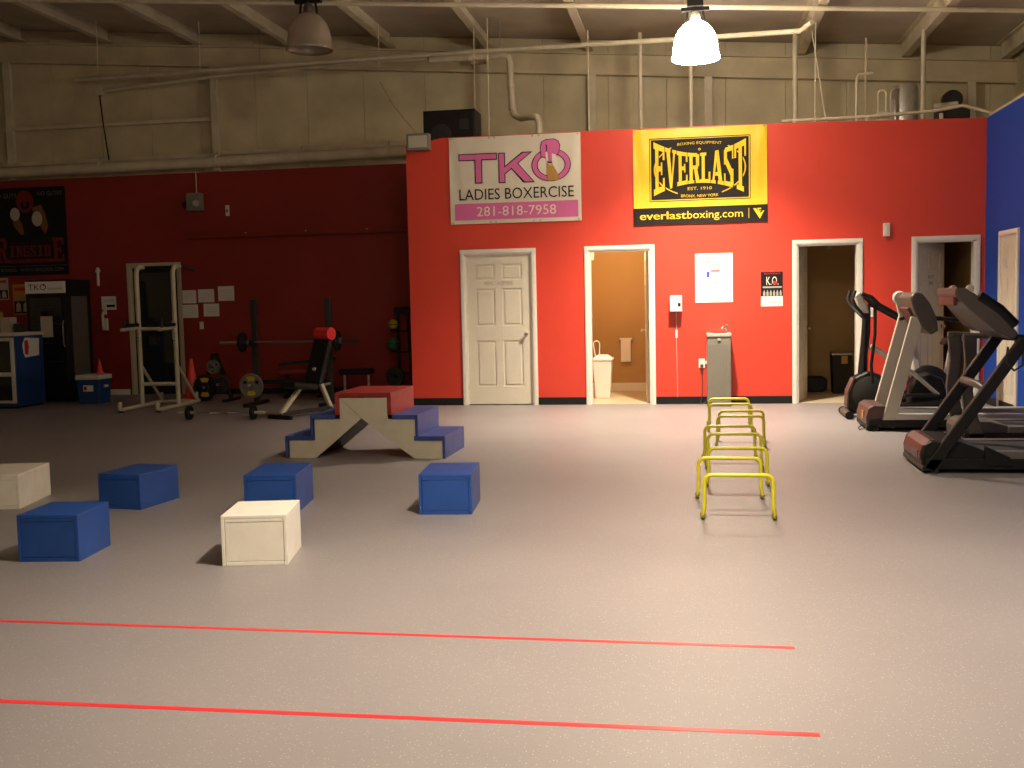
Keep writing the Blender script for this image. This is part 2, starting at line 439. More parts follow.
# red lower wall at the back left
struct(MB().box(-13, -9.02, 16.40, YB + .06, 0, 3.55).box(-8.20, -3.70, 16.40, YB + .06, 0, 3.55).box(-9.02, -8.20, 16.40, YB + .06, 2.08, 3.55).build('wall_recess', 'red_shaded'))
bb = sroot('baseboard_recess')
for x0, x1 in ((-13, -9.12), (-8.1, -3.82)): MB().box(x0, x1, 16.385, 16.40, 0, .09).build('strip', 'cove' if x0 > -9 else 'white', bb)
# outer walls, beyond the view
struct(sloped_box(MB(), -13.15, -13, -4, 16.9, 0, 0).build('wall_left', 'beige'))
struct(sloped_box(MB(), -13, 4.5, -4.15, -4, 0, 0).build('wall_front', 'beige'))
struct(sloped_box(MB(), 4.5, 4.62, -4, 16.9, 0, 0).build('wall_side', 'beige'))

# the red partition with four door openings
def ztop(x):
    P = [(-3.85, 3.50), (-3.3, 3.60), (-1.2, 3.60), (1.1, 3.585), (3.72, 3.53)]
    for (a, za), (b, zb) in zip(P, P[1:]):
        if x <= b: return za + (zb - za) * (x - a) / (b - a)
    return P[-1][1]
OPEN = [(-3.03, -2.12), (-1.35, -0.55), (1.32, 2.07), (2.78, 3.48)]
HD = 2.04
mb = MB()
xs = [XL, -3.3, -1.2, 1.1, 3.72]
edges = sorted(set(xs + [e for o in OPEN for e in o]))
YP = YW + .12
for a, b in zip(edges, edges[1:]):
    m = (a + b) / 2; z0 = HD if any(o[0] < m < o[1] for o in OPEN) else 0
    vs = [(a, YW, z0), (b, YW, z0), (b, YP, z0), (a, YP, z0), (a, YW, ztop(a)), (b, YW, ztop(b)), (b, YP, ztop(b)), (a, YP, ztop(a))]
    mb.add(vs, [(0, 1, 2, 3), (7, 6, 5, 4), (0, 4, 5, 1), (2, 6, 7, 3)])
for o in OPEN + [(XL, XL)] :
    for e in o: mb.add([(e, YW, 0), (e, YP, 0), (e, YP, HD if e != XL else ztop(e)), (e, YW, HD if e != XL else ztop(e))], [(0, 1, 2, 3)])
struct(mb.build('wall_centre', 'red'))
struct(MB().box(XL, XL + .12, YP, 16.40, 0, 3.40).build('wall_partition_end', 'red_shaded'))
struct(MB().box(XR, XR + .12, 0.5, 14.336, 0, 3.53).build('wall_right', 'blue_wall'))
struct(MB().tube([(XR + .06, 0.5, 3.56), (XR + .06, 14.33, 3.56)], .035).build('trim_1', 'pipe', smooth=True))
bb = sroot('baseboard_centre')
for a, b in ((XL, -3.09), (-2.06, -1.41), (-.49, 1.26), (2.13, 2.72), (3.54, 3.6)):
    MB().box(a, b, YW - .008, YW, 0, .10).build('strip', 'cove', bb, bevel=.003)
struct(MB().box(XR - .008, XR, .5, YW, 0, .10).build('baseboard_right', 'cove'))
# rooms behind the partition
struct(MB().box(XL + .12, 3.72, YP, 16.40, 2.50, 3.40).build('ceiling_rooms', 'wood'))
for i, x in enumerate((-1.80, -0.42, 0.95, 2.42, 3.55)):
    struct(MB().box(x, x + .09, YP, 16.40, 0, 2.5).build('wall_room_%s' % ('left', 'restroom', 'middle', 'divider', 'far')[i], 'tan'))
struct(MB().box(XL + .12, 3.72, 16.32, 16.40, 0, 2.5).build('wall_room_back', 'tan'))
struct(MB().box(-1.71, -.42, YP - .10, 16.32, 0, .006).build('floor_restroom', 'cream_floor'))
struct(MB().box(1.32, 2.07, YP - .10, 16.32, 0, .006).build('floor_closet', 'cream_floor'))
struct(MB().box(-1.71, -.42, 16.30, 16.32, .006, .13).build('baseboard_restroom', 'white'))

def casing(root, x0, x1, z1, y, d=.018, wd=.06, m='white', face=-1):
    """mitred two-step casing plus the jamb lining"""
    for a, b in ((x0 - wd, x0), (x1, x1 + wd)):
        mb = MB(); mb.box(a, b, y - d, y, 0, z1); mb.box(a + .012, b - .012, y - d - .007, y - d, 0, z1)
        mb.build('casing', m, root)
    mb = MB(); mb.box(x0 - wd, x1 + wd, y - d, y, z1, z1 + wd); mb.box(x0 - wd + .012, x1 + wd - .012, y - d - .007, y - d, z1 + .012, z1 + wd - .012)
    mb.build('casing', m, root)
    for a, b in ((x0 - .001, x0 + .018), (x1 - .018, x1 + .001)):
        MB().box(a, b, y - .004, y + .124, 0, z1).build('jamb', m, root)
    MB().box(x0, x1, y - .004, y + .124, z1 - .018, z1 + .001).build('jamb', m, root)

def slab6(name, root, wd, ht, hinge, loc, rz, knob_x, mt='door', th=.035):
    """six panel slab; local x along the leaf from the hinge, front face at y=0 looking to -y"""
    sl = MB().box(0, wd, .010, th - .010, 0, ht).build(name, mt, root, loc=loc, rz=rz)
    st = .115 * wd / .9 + .005; mid = .10 * wd / .9
    cols = [(st, (wd - mid) / 2), ((wd + mid) / 2, wd - st)]
    rows = [(.24, .86), (1.06, 1.56), (1.68, ht - .13)]
    for fy0, fy1 in ((0, .010), (th - .010, th)):
        mb = MB()
        for a, b in ((0, st), ((wd - mid) / 2, (wd + mid) / 2), (wd - st, wd)): mb.box(a, b, fy0, fy1, 0, ht)
        zs = [0] + [z for r in rows for z in r] + [ht]
        for k in range(0, len(zs), 2):
            for a, b in cols: mb.box(a, b, fy0, fy1, zs[k], zs[k + 1])
        mb.build('stile_frame', mt, sl, bevel=.003)
    for a, b in cols:
        for c, d in rows:
            for y0, y1 in ((.002, .010), (th - .010, th - .002)):
                MB().box(a + .028, b - .028, y0, y1, c + .028, d - .028).build('raised_panel', mt, sl, bevel=.006)
    for sy in (-1, 1):
        y0 = 0 if sy < 0 else th
        mb = MB(); mb.lathe([(.0, 0), (.026, .002), (.026, .008), (.012, .012), (.011, .03), (.026, .042), (.028, .055), (.018, .066), (0, .068)], seg=16, axis='y')
        mb.v = [(p[0] + knob_x, y0 + sy * p[1], p[2] + .94) for p in mb.v]
        mb.build('door_knob', 'chrome', sl, smooth=True)
    for z in (.2, 1.0, 1.85):
        MB().tube([(hinge, -.004, z), (hinge, -.004, z + .09)], .008, 8).build('hinge', 'steel', sl)
    return sl

D = sroot('door_1'); casing(D, -3.03, -2.12, HD, YW)
sl = slab6('leaf', D, .87, 2.015, -.008, (-3.01, YW + .02, .012), 0, .80)
sh = Sheet(sl, .87, 2.015)
def on_leaf(body, u0, u1, v0, v1, leaf, wd, ht, m='pale_ink', y=-.002):
    vs, fs = text_mesh(body)
    mb = MB(); mb.add([((u0 + (u1 - u0) * a) * wd, y, (v0 + (v1 - v0) * b) * ht) for a, b in vs], fs)
    return mb.build('lettering', m, leaf)
on_leaf('MENS / WOMENS', .28, .72, .796, .822, sl, .87, 2.015, 'grey_ink')
D = sroot('door_2'); casing(D, -1.35, -.55, HD, YW)
slab6('leaf', D, .76, 2.015, -.008, (-.575, YW + .135, .012), math.radians(94), .70)
D = sroot('door_3'); casing(D, 1.32, 2.07, HD, YW)
slab6('leaf', D, .71, 2.015, -.008, (1.345, YW + .10, .012), math.radians(75), .65)
D = sroot('door_4'); casing(D, 2.78, 3.48, HD, YW)
sl = slab6('leaf', D, .66, 2.015, -.008, (2.80, YW + .10, .012), math.radians(48), .60)
on_leaf('EXIT', .42, .62, .775, .795, sl, .66, 2.015, 'ink')
on_leaf('NO', .45, .59, .735, .757, sl, .66, 2.015, 'ink')
# door in the blue wall
D = sroot('door_5', (XR, 13.62, 0)); D.rotation_euler = (0, 0, math.radians(-90))
casing(D, 0, .66, HD, 0)
sl = MB().box(.02, .64, -.006, .02, .01, 2.02).build('leaf', 'door', D)
for a, b in ((.10, .30), (.36, .56)):
    for c, d in ((.2, .85), (1.0, 1.55), (1.66, 1.92)):
        mb = MB(); mb.box(a, b, -.012, -.006, c, d); mb.box(a + .03, b - .03, -.017, -.012, c + .03, d - .03); mb.build('raised_panel', 'door', sl, bevel=.003)
# dark glazed door in the recess
D = sroot('door_6'); casing(D, -9.02, -8.20, 2.08, 16.40, m='cream_metal')
sl = MB().box(-9.0, -8.22, 16.43, 16.47, .01, 2.06).build('leaf', 'black_steel', D)
MB().box(-8.93, -8.29, 16.424, 16.43, .12, 1.98).build('pane', 'glass_dark', sl)
MB().tube([(-8.33, 16.40, .9), (-8.33, 16.40, 1.2)], .012, 8).build('pull_handle', 'steel', sl, smooth=True)

# ================================================================== TAPES ON THE FLOOR
for nm, a, b, wd, lab in (('far', (-30, 620), (795, 648), .027, 'thin red tape line on the floor, the farther of two'),
                          ('near', (-30, 700), (820, 735), .030, 'thin red tape line on the floor nearest the camera')):
    p = at(*a, Z=0.0); q = at(*b, Z=0.0); d = (q - p).normalized(); n = Vector((-d.y, d.x, 0)) * wd / 2
    p = p - d * 2.0
    mb = MB(); mb.add([p - n, q - n, q + n, p + n] + [v + Vector((0, 0, .0015)) for v in (p - n, q - n, q + n, p + n)],
                      [(0, 1, 2, 3), (7, 6, 5, 4), (0, 4, 5, 1), (1, 5, 6, 2), (2, 6, 7, 3), (3, 7, 4, 0)])
    tag(mb.build('floor_tape', 'tape'), lab, 'tape', 'red tape lines on the floor')

# ================================================================== JUMP BOXES
def jump_box(label, m, fr, ang, W, Dp, Ht, seams=True):
    """fr: front right bottom corner on the floor; ang: turn in degrees"""
    t = thing('jump_box', label, 'box', (fr[0], fr[1], 0), math.radians(ang), 'plywood jump boxes on the gym floor')
    T = .019
    MB().box(-W, -W + T, 0, Dp, 0, Ht - T).build('side_panel', m, t, bevel=.002)
    MB().box(-T, 0, 0, Dp, 0, Ht - T).build('side_panel', m, t, bevel=.002)
    MB().box(-W, 0, 0, Dp, Ht - T + .0005, Ht).build('top_panel', m, t, bevel=.003)
    g = .0025
    for y0 in (.002, Dp - T - .002):
        MB().box(-W + T + g, -T - g, y0, y0 + T, .022 + g, Ht - T - .022).build('end_panel', m, t, bevel=.002)
        MB().box(-W + T + g, -T - g, y0 - .001, y0 + T, 0, .022).build('end_rail', m, t, bevel=.002)
        MB().box(-W + T + g, -T - g, y0 - .001, y0 + T, Ht - T - .022 + g, Ht - T).build('end_rail', m, t, bevel=.002)
    return t
jump_box('white plywood jump box, foremost of all the boxes', 'box_white', (-2.206, 5.555), 11, .36, .43, .28)
jump_box('blue plywood jump box by itself, nearest the yellow hurdles', 'box_blue', (-1.466, 6.975), 5, .355, .52, .272)
jump_box('large blue plywood jump box in the front at far left', 'box_blue', (-3.435, 5.525), 6, .355, .41, .268)
jump_box('dark blue plywood jump box standing farther back on the left', 'box_blue', (-3.857, 6.995), -7, .345, .47, .252)
jump_box('blue plywood jump box with scuffed top, behind the white one', 'box_blue', (-2.675, 6.93), 8, .36, .54, .27)
jump_box('cream plywood jump box cut off by the left picture edge', 'box_white', (-4.785, 6.985), 12, .36, .58, .25)

# ================================================================== PLYO STAIRS
t = thing('plyo_stairs', 'double-sided jump stairs with blue steps, red top and cream sides', 'stairs', (-2.985, 9.48, 0), math.radians(-1))
Dp = .74
for s in (-1, 1):
    pl = [(.735, 0), (.735, .165), (.485, .165), (.485, .36), (.227, .36), (.227, .557)]
    pl += [(-.225, .557), (-.012, .362), (.47, 0)] if s > 0 else [(.225, .557), (.012, .365), (.47, 0)]
    if s < 0:
        pl = [(.728, 0), (.728, .165), (.475, .165), (.475, .36), (.227, .36), (.227, .555), (.022, .368), (.47, 0)]
    poly = [(s * a, b) for a, b in pl]
    for y0 in (0, Dp - .02):
        MB().prism(poly, y0, y0 + .02).build('side_board', 'stringer', t)
    for (a, b, z0, z1) in ((.475, .765, .165, .205), (.27, .515, .36, .40)):
        MB().box(min(s * a, s * b), max(s * a, s * b), -.012, Dp + .012, z0, z1).build('tread', 'step_blue', t, bevel=.003)
    for (a, z0, z1) in ((.74, .0, .165), (.49, .205, .36)):
        x0, x1 = sorted((s * a, s * (a + .025))); MB().box(x0, x1, -.012, Dp + .012, z0, z1).build('riser', 'step_blue', t, bevel=.002)
    x0, x1 = sorted((s * .23, s * .268)); MB().box(x0, x1, -.012, Dp + .012, .40, .565).build('top_skirt', 'step_red', t, bevel=.002)
    # soffit board under the steps
    MB().beam((s * .49, Dp / 2, .012), (s * .03, Dp / 2, .375), Dp - .05, .018).build('soffit_board', 'cove', t)
MB().box(-.268, .268, -.012, Dp + .012, .565, .605).build('top_deck', 'step_red', t, bevel=.003)

# ================================================================== HURDLES
def hurdle(Wd, Ht, label, loc, rz):
    t = thing('hurdle', label, 'hurdle', loc, rz, 'yellow training hurdles in a row')
    r = .0135; R_ = .045
    pts = []
    w2 = Wd / 2
    left = [(-w2 - .012, .085, r + .002), (-w2 - .012, .055, r), (-w2 - .011, .02, r + .006), (-w2 - .009, 0, .035), (-w2, 0, .09)]
    pts += [Vector(p) for p in left]
    pts += [Vector((-w2, 0, Ht - R_))]
    pts += arc_pts((-w2 + R_, 0, Ht - R_), R_ - 0, 180, 90, 6)[1:]
    right = [Vector((-p.x, p.y, p.z)) for p in reversed(pts)]
    MB().tube(pts + right, r, 10).build('tube_frame', 'yellow', t, smooth=True)
    for s in (-1, 1):
        MB().tube([(s * (w2 + .012), .080, r + .002), (s * (w2 + .012), .112, r + .003)], r + .0025, 10).build('rubber_cap', 'rubber', t, smooth=True)
    return t
for i, (x, y, a) in enumerate([(.275, 6.88, 0), (.242, 7.60, -1), (.318, 8.10, 1), (.325, 8.93, 0), (.305, 9.46, 1), (.430, 10.24, -2), (.455, 10.70, 2), (.375, 11.38, 0), (.378, 11.97, 1)]):
    lab = ['yellow low hurdle nearest the camera, first in the row', 'second yellow hurdle from the camera, shifted left',
           'third yellow hurdle from the camera', 'fourth yellow hurdle from the camera', 'fifth yellow hurdle from the camera',
           'sixth yellow hurdle from the camera, nearer of the pair standing to the right', 'seventh yellow hurdle from the camera, farther of the right pair',
           'eighth yellow hurdle, last but one before the drinking fountain', 'ninth and farthest yellow hurdle, before the drinking fountain'][i]
    hurdle(.425, .290, lab, (x, y, 0), math.radians(a))

# ================================================================== PENDANT LAMPS
def pendant(loc, lit, label, k=1.0):
    x, y, z = loc
    t = thing('pendant_lamp', label, 'lamp', loc, 0, 'bell-shaped pendant lamps under the roof')
    t.scale = (1.2, 1.2, 1.2)
    prof = [(.218, 0), (.224, .006), (.222, .028), (.213, .036), (.209, .10), (.199, .17), (.180, .23), (.150, .28), (.112, .32), (.072, .345), (.055, .352)]
    inner = [(r - .005, h) for r, h in prof]
    full = prof + inner[::-1]
    mb = MB(); mb.lathe(full + [full[0]], seg=40)
    mb.f = [f for f in mb.f if len(f) == 4]
    mb.build('shade', 'acrylic_on' if lit else 'acrylic_off', t, smooth=True, smooth_angle=60)
    MB().lathe([(0, .33), (.04, .335), (.048, .36), (.048, .40), (.03, .44), (0, .442)], seg=20).build('socket', 'white_metal' if lit else 'grey', t, smooth=True)
    MB().lathe([(0, .12), (.03, .13), (.045, .17), (.045, .24), (.03, .29), (.02, .34)], seg=16).build('bulb', 'acrylic_on' if lit else 'silver', t, smooth=True)
    for s in (-1, 1):
        MB().beam((s * .085, 0, .33), (s * .07, 0, .45), .012, .02).build('bracket_arm', 'black_steel', t)
    hb = MB().box(-.075, .075, -.06, .06, .475, .58).build('ballast_box', 'black_steel', t, bevel=.008)
    MB().box(-.13, .13, -.03, .03, .44, .476).build('cross_bracket', 'black_steel', t, bevel=.004)
    top = (zpur(x) - z + .10) / 1.2
    MB().tube([(0, 0, .58), (0, 0, top)], .012, 8).build('hanging_rod', 'pipe', t, smooth=True)
    if lit:
        L = bpy.data.lights.new('pendant_beam', 'SPOT'); L.energy = LAMP_W * k; L.color = LAMP_COL
        L.spot_size = math.radians(122); L.spot_blend = 1.0; L.shadow_soft_size = 0.09
        lo = bpy.data.objects.new('pendant_beam', L); C.objects.link(lo); lo.parent = t; lo.location = (0, 0, -.01)
    return t
pendant((.054, 12.55, 4.06), True, 'lit white glowing bell pendant lamp above the yellow banner')
pendant((-4.27, 12.0, 4.292), False, 'unlit brownish clear bell pendant lamp at upper left')
pendant((.0, 4.7, 4.06), True, 'lit pendant lamp above the jump boxes, over the picture top edge', 0.66)
pendant((.0, -2.6, 4.06), True, 'unseen lit pendant lamp added behind the camera for bounce light', 0.15)  # unseen lamp, added so that floor bounce brightens the ceiling

# ================================================================== BANNERS ON THE RED WALL
def wrinkle(seed, amp):
    rnd = random.Random(seed)
    ks = [(rnd.uniform(4, 11), rnd.uniform(-3, 3), rnd.uniform(0, 6.3), rnd.uniform(.4, 1)) for _ in range(5)]
    def f(u, v):
        e = sum(a * math.sin(k * u * 2 + m * v * 2 + p) for k, m, p, a in ks) / 4
        edge = max(0.0, abs(u - .5) * 2 - .70) / .30
        fold = math.sin(46 * u + 5 * v * (1 if u < .5 else -1)) * edge * (.35 + .5 * v)
        return amp * (e * .22 + .45 * fold + .7)
    return f
# --- white banner
W_, H_ = 1.765, 1.145
t = thing('banner', 'white vinyl banner with pink lettering and a pink bar', 'banner', (-2.318, YW - .004, 2.442), 0)
sh = Sheet(t, W_, H_, wrinkle(3, .020))
sh.base('cloth', 'vinyl', 60, 36)
def stroke_letter(kind, m, g, lift):
    if kind == 'T':
        for r in ((.080 - g, .362 + g, .740 - g * 1.5, .800 + g * 1.5), (.202 - g, .247 + g, .475 - g * 1.5, .77)):
            sh.rect('lettering', m, *r, lift=lift, n=6)
    if kind == 'K':
        sh.rect('lettering', m, .385 - g, .423 + g, .470 - g * 1.5, .797 + g * 1.5, lift=lift, n=2)
        sh.poly('lettering', m, [(.423, .565 - g * 2), (.423, .635 + g * 2), (.565 - g, .797 + g * 1.5), (.622 + g * 2.5, .797 + g * 1.5)], lift)
        sh.poly('lettering', m, [(.465 - g, .652), (.512 + g, .698), (.640 + g * 2, .465 - g * 1.5), (.578 - g * 2, .465 - g * 1.5)], lift)
for k in 'TK':
    stroke_letter(k, 'ink', .007, .005); stroke_letter(k, 'pink', 0, .007)
cx, cz = .778, .645
asp = W_ / H_
for m, ro, ri, lf in (('ink', .149, .101, .005), ('pink', .143, .107, .007)):
    vs = []; fs = []; n = 40
    for k in range(n + 1):
        a = 2 * PI * k / n
        vs += [(cx + ro * math.cos(a), cz + ro * 1.02 * asp * .80 * math.sin(a)), (cx + ri * math.cos(a), cz + ri * asp * .80 * math.sin(a))]
    for k in range(n): fs.append((2 * k, 2 * k + 1, 2 * k + 3, 2 * k + 2))
    sh.ink('ring_letter', m, vs, fs, lf)
glove = [(.705, .745), (.702, .85), (.712, .905), (.74, .93), (.80, .935), (.832, .91), (.845, .86), (.835, .78), (.815, .745), (.80, .70), (.78, .675), (.755, .68), (.735, .73)]
def scaled(p, s, c): return [(c[0] + (a - c[0]) * s, c[1] + (b - c[1]) * s) for a, b in p]
sh.poly('glove_print', 'ink', scaled(glove, 1.07, (.77, .82)), .0085)
sh.poly('glove_print', 'pink', glove, .010)
sh.poly('hand_print', 'skin_ink', [(.745, .665), (.80, .62), (.83, .53), (.835, .47), (.755, .46), (.745, .56)], .010)
sh.poly('hand_print', 'white_ink', [(.785, .77), (.815, .76), (.825, .66), (.828, .58), (.80, .60), (.785, .68)], .0115)
sh.poly('hand_print', 'white_ink', [(.738, .79), (.752, .79), (.757, .69), (.742, .68)], .0115)
sh.poly('glove_print', 'ink', [(.735, .885), (.75, .87), (.748, .80), (.742, .80), (.742, .865)], .0115)
sh.text('LADIES BOXERCISE', 'ink', .072, .945, .275, .402, lift=.006)
sh.rect('pink_bar', 'pink', .035, .975, .045, .235, lift=.005, n=60, nv=8)
sh.text('281-818-7958', 'white_ink', .205, .81, .085, .195, lift=.0075)
for u in (.02, .31, .35, .64, .69, .98):
    for v in (.015, .985):
        o = sh.pt(u, v); MB().lathe([(.006, 0), (.012, -.003), (.012, -.006), (.006, -.008)], (o[0], o[1], o[2]), 12, 'y').build('eyelet', 'steel', t)
# --- yellow banner
W_, H_ = 1.70, 1.225
t = thing('banner', 'yellow and black vinyl boxing-brand banner with big slab lettering', 'banner', (.100, YW - .004, 2.350), 0)
sh = Sheet(t, W_, H_, wrinkle(8, .022))
sh.base('cloth', 'yellow_vinyl', 64, 40)
sh.rect('black_field', 'ink_brown', .135, .865, .262, .888, lift=.004, n=48, nv=24)
for r in ((.122, .878, .896, .904), (.122, .878, .243, .250), (.122, .127, .243, .904), (.873, .878, .243, .904)):
    sh.rect('border_line', 'ink_brown', *r, lift=.004, n=20)
vs, fs = ring2(.5, .575, .345, .295, .010, 0, 360, 60); sh.ink('ellipse_line', 'yellow_ink', vs, fs, .005)
sh.rect('black_field', 'ink_brown', .285, .715, .800, .885, lift=.0055, n=8)
sh.rect('black_field', 'ink_brown', .335, .665, .265, .335, lift=.0055, n=8)
def env(u, v):
    t_ = (u - .165) / (.835 - .165); c = (2 * t_ - 1) ** 2
    lo = .425 - .115 * c; hi = .735 + .125 * c
    return (u, lo + (hi - lo) * v)
vs, fs = slab_word('EVERLAST', [1.0, 1.05, .95, 1.05, .92, 1.1, .92, 1.05], .05)
# split faces finely in x so that the arched outline bends smoothly
vs2 = []; fs2 = []
for f in fs:
    p = [vs[i] for i in f]
    if len(p) == 4 and abs(p[0][1] - p[1][1]) < 1e-6 and abs(p[1][0] - p[2][0]) < 1e-6:
        n = 4; o = len(vs2)
        for k in range(n + 1):
            a = p[0][0] + (p[1][0] - p[0][0]) * k / n; vs2 += [(a, p[0][1]), (a, p[2][1])]
        for k in range(n): fs2.append((o + 2 * k, o + 2 * k + 2, o + 2 * k + 3, o + 2 * k + 1))
    else:
        o = len(vs2); vs2 += p; fs2.append(tuple(range(o, o + len(p))))
def put(off, m, lift, gx=0, gz=0):
    sh.ink('lettering', m, [(lambda q: (q[0] + gx, q[1] + gz))(env(.155 + .69 * a, b)) for a, b in vs2], fs2, lift)
put(0, 'ink', .0062, .006, -.009); put(0, 'yellow_ink', .0075)
def arch(k): return lambda u, v: (u, v + k * (1 - ((u - .5) / .17) ** 2))
sh.text('BOXING EQUIPMENT', 'yellow_ink', .335, .665, .812, .845, warp=arch(.012), lift=.007)
sh.text('EST. 1910', 'yellow_ink', .41, .59, .352, .384, lift=.007)
sh.text('BRONX, NEW YORK', 'yellow_ink', .36, .64, .278, .313, warp=arch(-.008), lift=.007)
vs, fs = ring2(.5, .775, .009, .012, .004, 0, 360, 14); sh.ink('dot_mark', 'yellow_ink', vs, fs, .007)
sh.rect('black_band', 'ink_brown', .0, 1.0, 0.0, .178, lift=.004, n=64, nv=8)
sh.text('everlast', 'yellow_ink', .045, .395, .055, .135, lift=.0065)
o = sh.text('everlast', 'yellow_ink', .049, .399, .055, .135, lift=.0065)
sh.text('boxing.com', 'yellow_ink', .405, .82, .030, .135, lift=.0065)
sh.rect('divider_line', 'yellow_ink', .862, .866, .04, .145, lift=.006, n=1)
sh.poly('emblem', 'yellow_ink', [(.895, .14), (.918, .14), (.945, .075), (.968, .115), (.978, .115), (.945, .03)], .0065)
sh.poly('emblem', 'yellow_ink', [(.925, .142), (.955, .142), (.955, .128), (.938, .128), (.940, .115), (.953, .115), (.953, .104), (.943, .104), (.947, .092), (.953, .092), (.948, .078), (.940, .082)], .0065)
for u in (.02, .34, .68, .98):
    o = sh.pt(u, .985); MB().lathe([(.006, 0), (.012, -.003), (.012, -.006), (.006, -.008)], (o[0], o[1], o[2]), 12, 'y').build('eyelet', 'steel', t)

# --- thank you poster
t = thing('poster', 'white paper poster with a small flag-coloured drawing, above the drinking fountain', 'poster', (.272, YW - .003, 1.327), 0)
sh = Sheet(t, .48, .635, lambda u, v: .010 * (abs(u - .5) * 2) ** 4 + .001)
sh.base('sheet', 'paper', 12, 6, .001)
sh.text('THANK YOU', 'charcoal', .14, .82, .87, .93, lift=.002)
sh.text('FOR YOUR', 'charcoal', .18, .80, .79, .85, lift=.002)
sh.text('SUPPORT', 'charcoal', .22, .76, .715, .765, lift=.002)
sh.poly('flag_print', 'blue_ink', [(.30, .51), (.38, .51), (.39, .63), (.31, .63)], .002)
for k in range(4): sh.rect('flag_print', 'red_ink' if k == 3 else 'grey_ink', .42, .66, .50 + k * .042, (.505 if k < 3 else .53) + k * .042, lift=.002, n=2)
sh.text('U.S.A.', 'charcoal', .32, .64, .37, .43, lift=.002)
# --- wall calendar
t = thing('calendar', 'small wall calendar with a dark photo and white page', 'calendar', (1.005, YW - .003, 1.262), 0)
sh = Sheet(t, .275, .443)
sh.base('sheet', 'paper', 2, 2, .001)
sh.rect('photo_print', 'ink', 0, 1, .29, 1, lift=.0015, n=2)
sh.text('K.O.', 'white_ink', .25, .80, .62, .86, lift=.003)
sh.rect('photo_print', 'red_ink', .55, .72, .63, .73, lift=.0035, n=1)
sh.rect('photo_print', 'grey_ink', .08, .95, .53, .58, lift=.003, n=1)
for k in range(6):
    u = .1 + k * .15; sh.poly('photo_print', 'grey_ink', [(u, .30), (u + .10, .30), (u + .10, .40), (u + .05, .48), (u, .40)], .0028)
sh.text('BOXING', 'red_ink', .15, .88, .925, .975, lift=.003)
for k in range(5): sh.rect('date_line', 'grey_ink', .15 + .16 * k, .24 + .16 * k, .10, .125, lift=.002, n=1)
MB().tube([(-.02, -.004, .445), (0, -.012, .47), (.02, -.004, .445)], .0015, 6).build('hanger_wire', 'steel', t)

# ================================================================== SMALL WALL DEVICES
t = thing('wall_timer', 'cream wall-mounted box with a cord running down to the floor', 'timer', (-.217, YW, 1.225), 0)
bx_ = MB().box(-.078, .078, -.12, 0, 0, .20).build('case', 'cream_plastic', t, bevel=.008)
MB().box(-.078, .078, -.128, -.115, -.004, .03).build('ledge', 'cream_plastic', bx_, bevel=.004)
MB().box(.025, .06, -.123, -.119, .06, .105).build('display', 'black', bx_)
MB().tube([(0, -.02, .0), (.005, -.012, -.3), (.0, -.010, -.35), (.004, -.012, -.7), (.008, -.012, -1.13)], .0045, 8).build('cord', 'silver', t, smooth=True)
MB().box(-.012, .016, -.02, 0, -.35, -.25).build('cord_clip', 'cream_plastic', t, bevel=.003)

t = thing('drinking_fountain', 'grey ribbed steel drinking fountain with a chrome spout', 'fountain', (.325, YW - .33, 0), 0)
bd = MB().box(-.148, .148, .01, .325, .02, .89).build('cabinet', 'vent_grey', t, bevel=.006)
for k in range(15):
    xx = -.138 + k * .0197; MB().box(xx - .006, xx + .006, .002, .012, .05, .80).build('rib', 'vent_grey', bd, bevel=.002)
for k in range(12):
    yy = .04 + k * .023
    MB().box(-.155, -.147, yy - .006, yy + .006, .05, .80).build('rib', 'vent_grey', bd, bevel=.002)
MB().box(-.15, .15, 0, .33, 0, .022).build('plinth', 'black', t)
tp = MB().box(-.155, .155, -.005, .33, .89, .935).build('basin_top', 'silver', t, bevel=.008)
MB().lathe([(0, .9365), (.09, .938), (.11, .942), (.118, .944)], (0, .15, 0), 24).build('bowl_ring', 'chrome', tp, smooth=True)
MB().tube([(.10, .20, .935), (.10, .20, .985), (.085, .19, 1.005), (.055, .17, 1.01), (.04, .16, .99)], .012, 10).build('spout', 'chrome', tp, smooth=True)
MB().box(.085, .12, .19, .23, .935, 1.04).build('spout_guard', 'chrome', tp, bevel=.006)
MB().box(-.02, .02, -.008, 0, .84, .87).build('push_bar', 'silver', t, bevel=.003)

t = thing('wall_outlet', 'white wall outlet with a dark plug and cord beside the fountain', 'outlet', (.108, YW, .475), 0)
MB().box(-.04, .04, -.012, 0, 0, .12).build('cover_plate', 'cream_plastic', t, bevel=.003)
MB().box(.045, .085, -.03, -.0, .05, .09).build('side_plug', 'cream_plastic', t, bevel=.004)
MB().box(-.02, .02, -.05, -.012, .01, .05).build('plug', 'grey', t, bevel=.005)
MB().tube([(0, -.04, .012), (.004, -.045, -.05), (.006, -.03, -.2), (.0, -.03, -.38), (-.02, -.045, -.455), (.01, -.08, -.466), (.045, -.07, -.44)], .006, 8).build('cord', 'grey', t, smooth=True)
tag(MB().box(2.375, 2.452, YW - .045, YW, 2.115, 2.28).box(2.392, 2.436, YW - .052, YW - .044, 2.14, 2.255).build('motion_sensor', 'cream_plastic', bevel=.008), 'small white sensor box high between the two right doorways', 'sensor')
tag(MB().box(2.18, 2.26, YW - .012, YW, 1.1, 1.22).box(2.213, 2.227, YW - .022, YW - .011, 1.145, 1.175).build('light_switch', 'cream_plastic', bevel=.003), 'white light switch plate beside the dark closet doorway', 'switch')

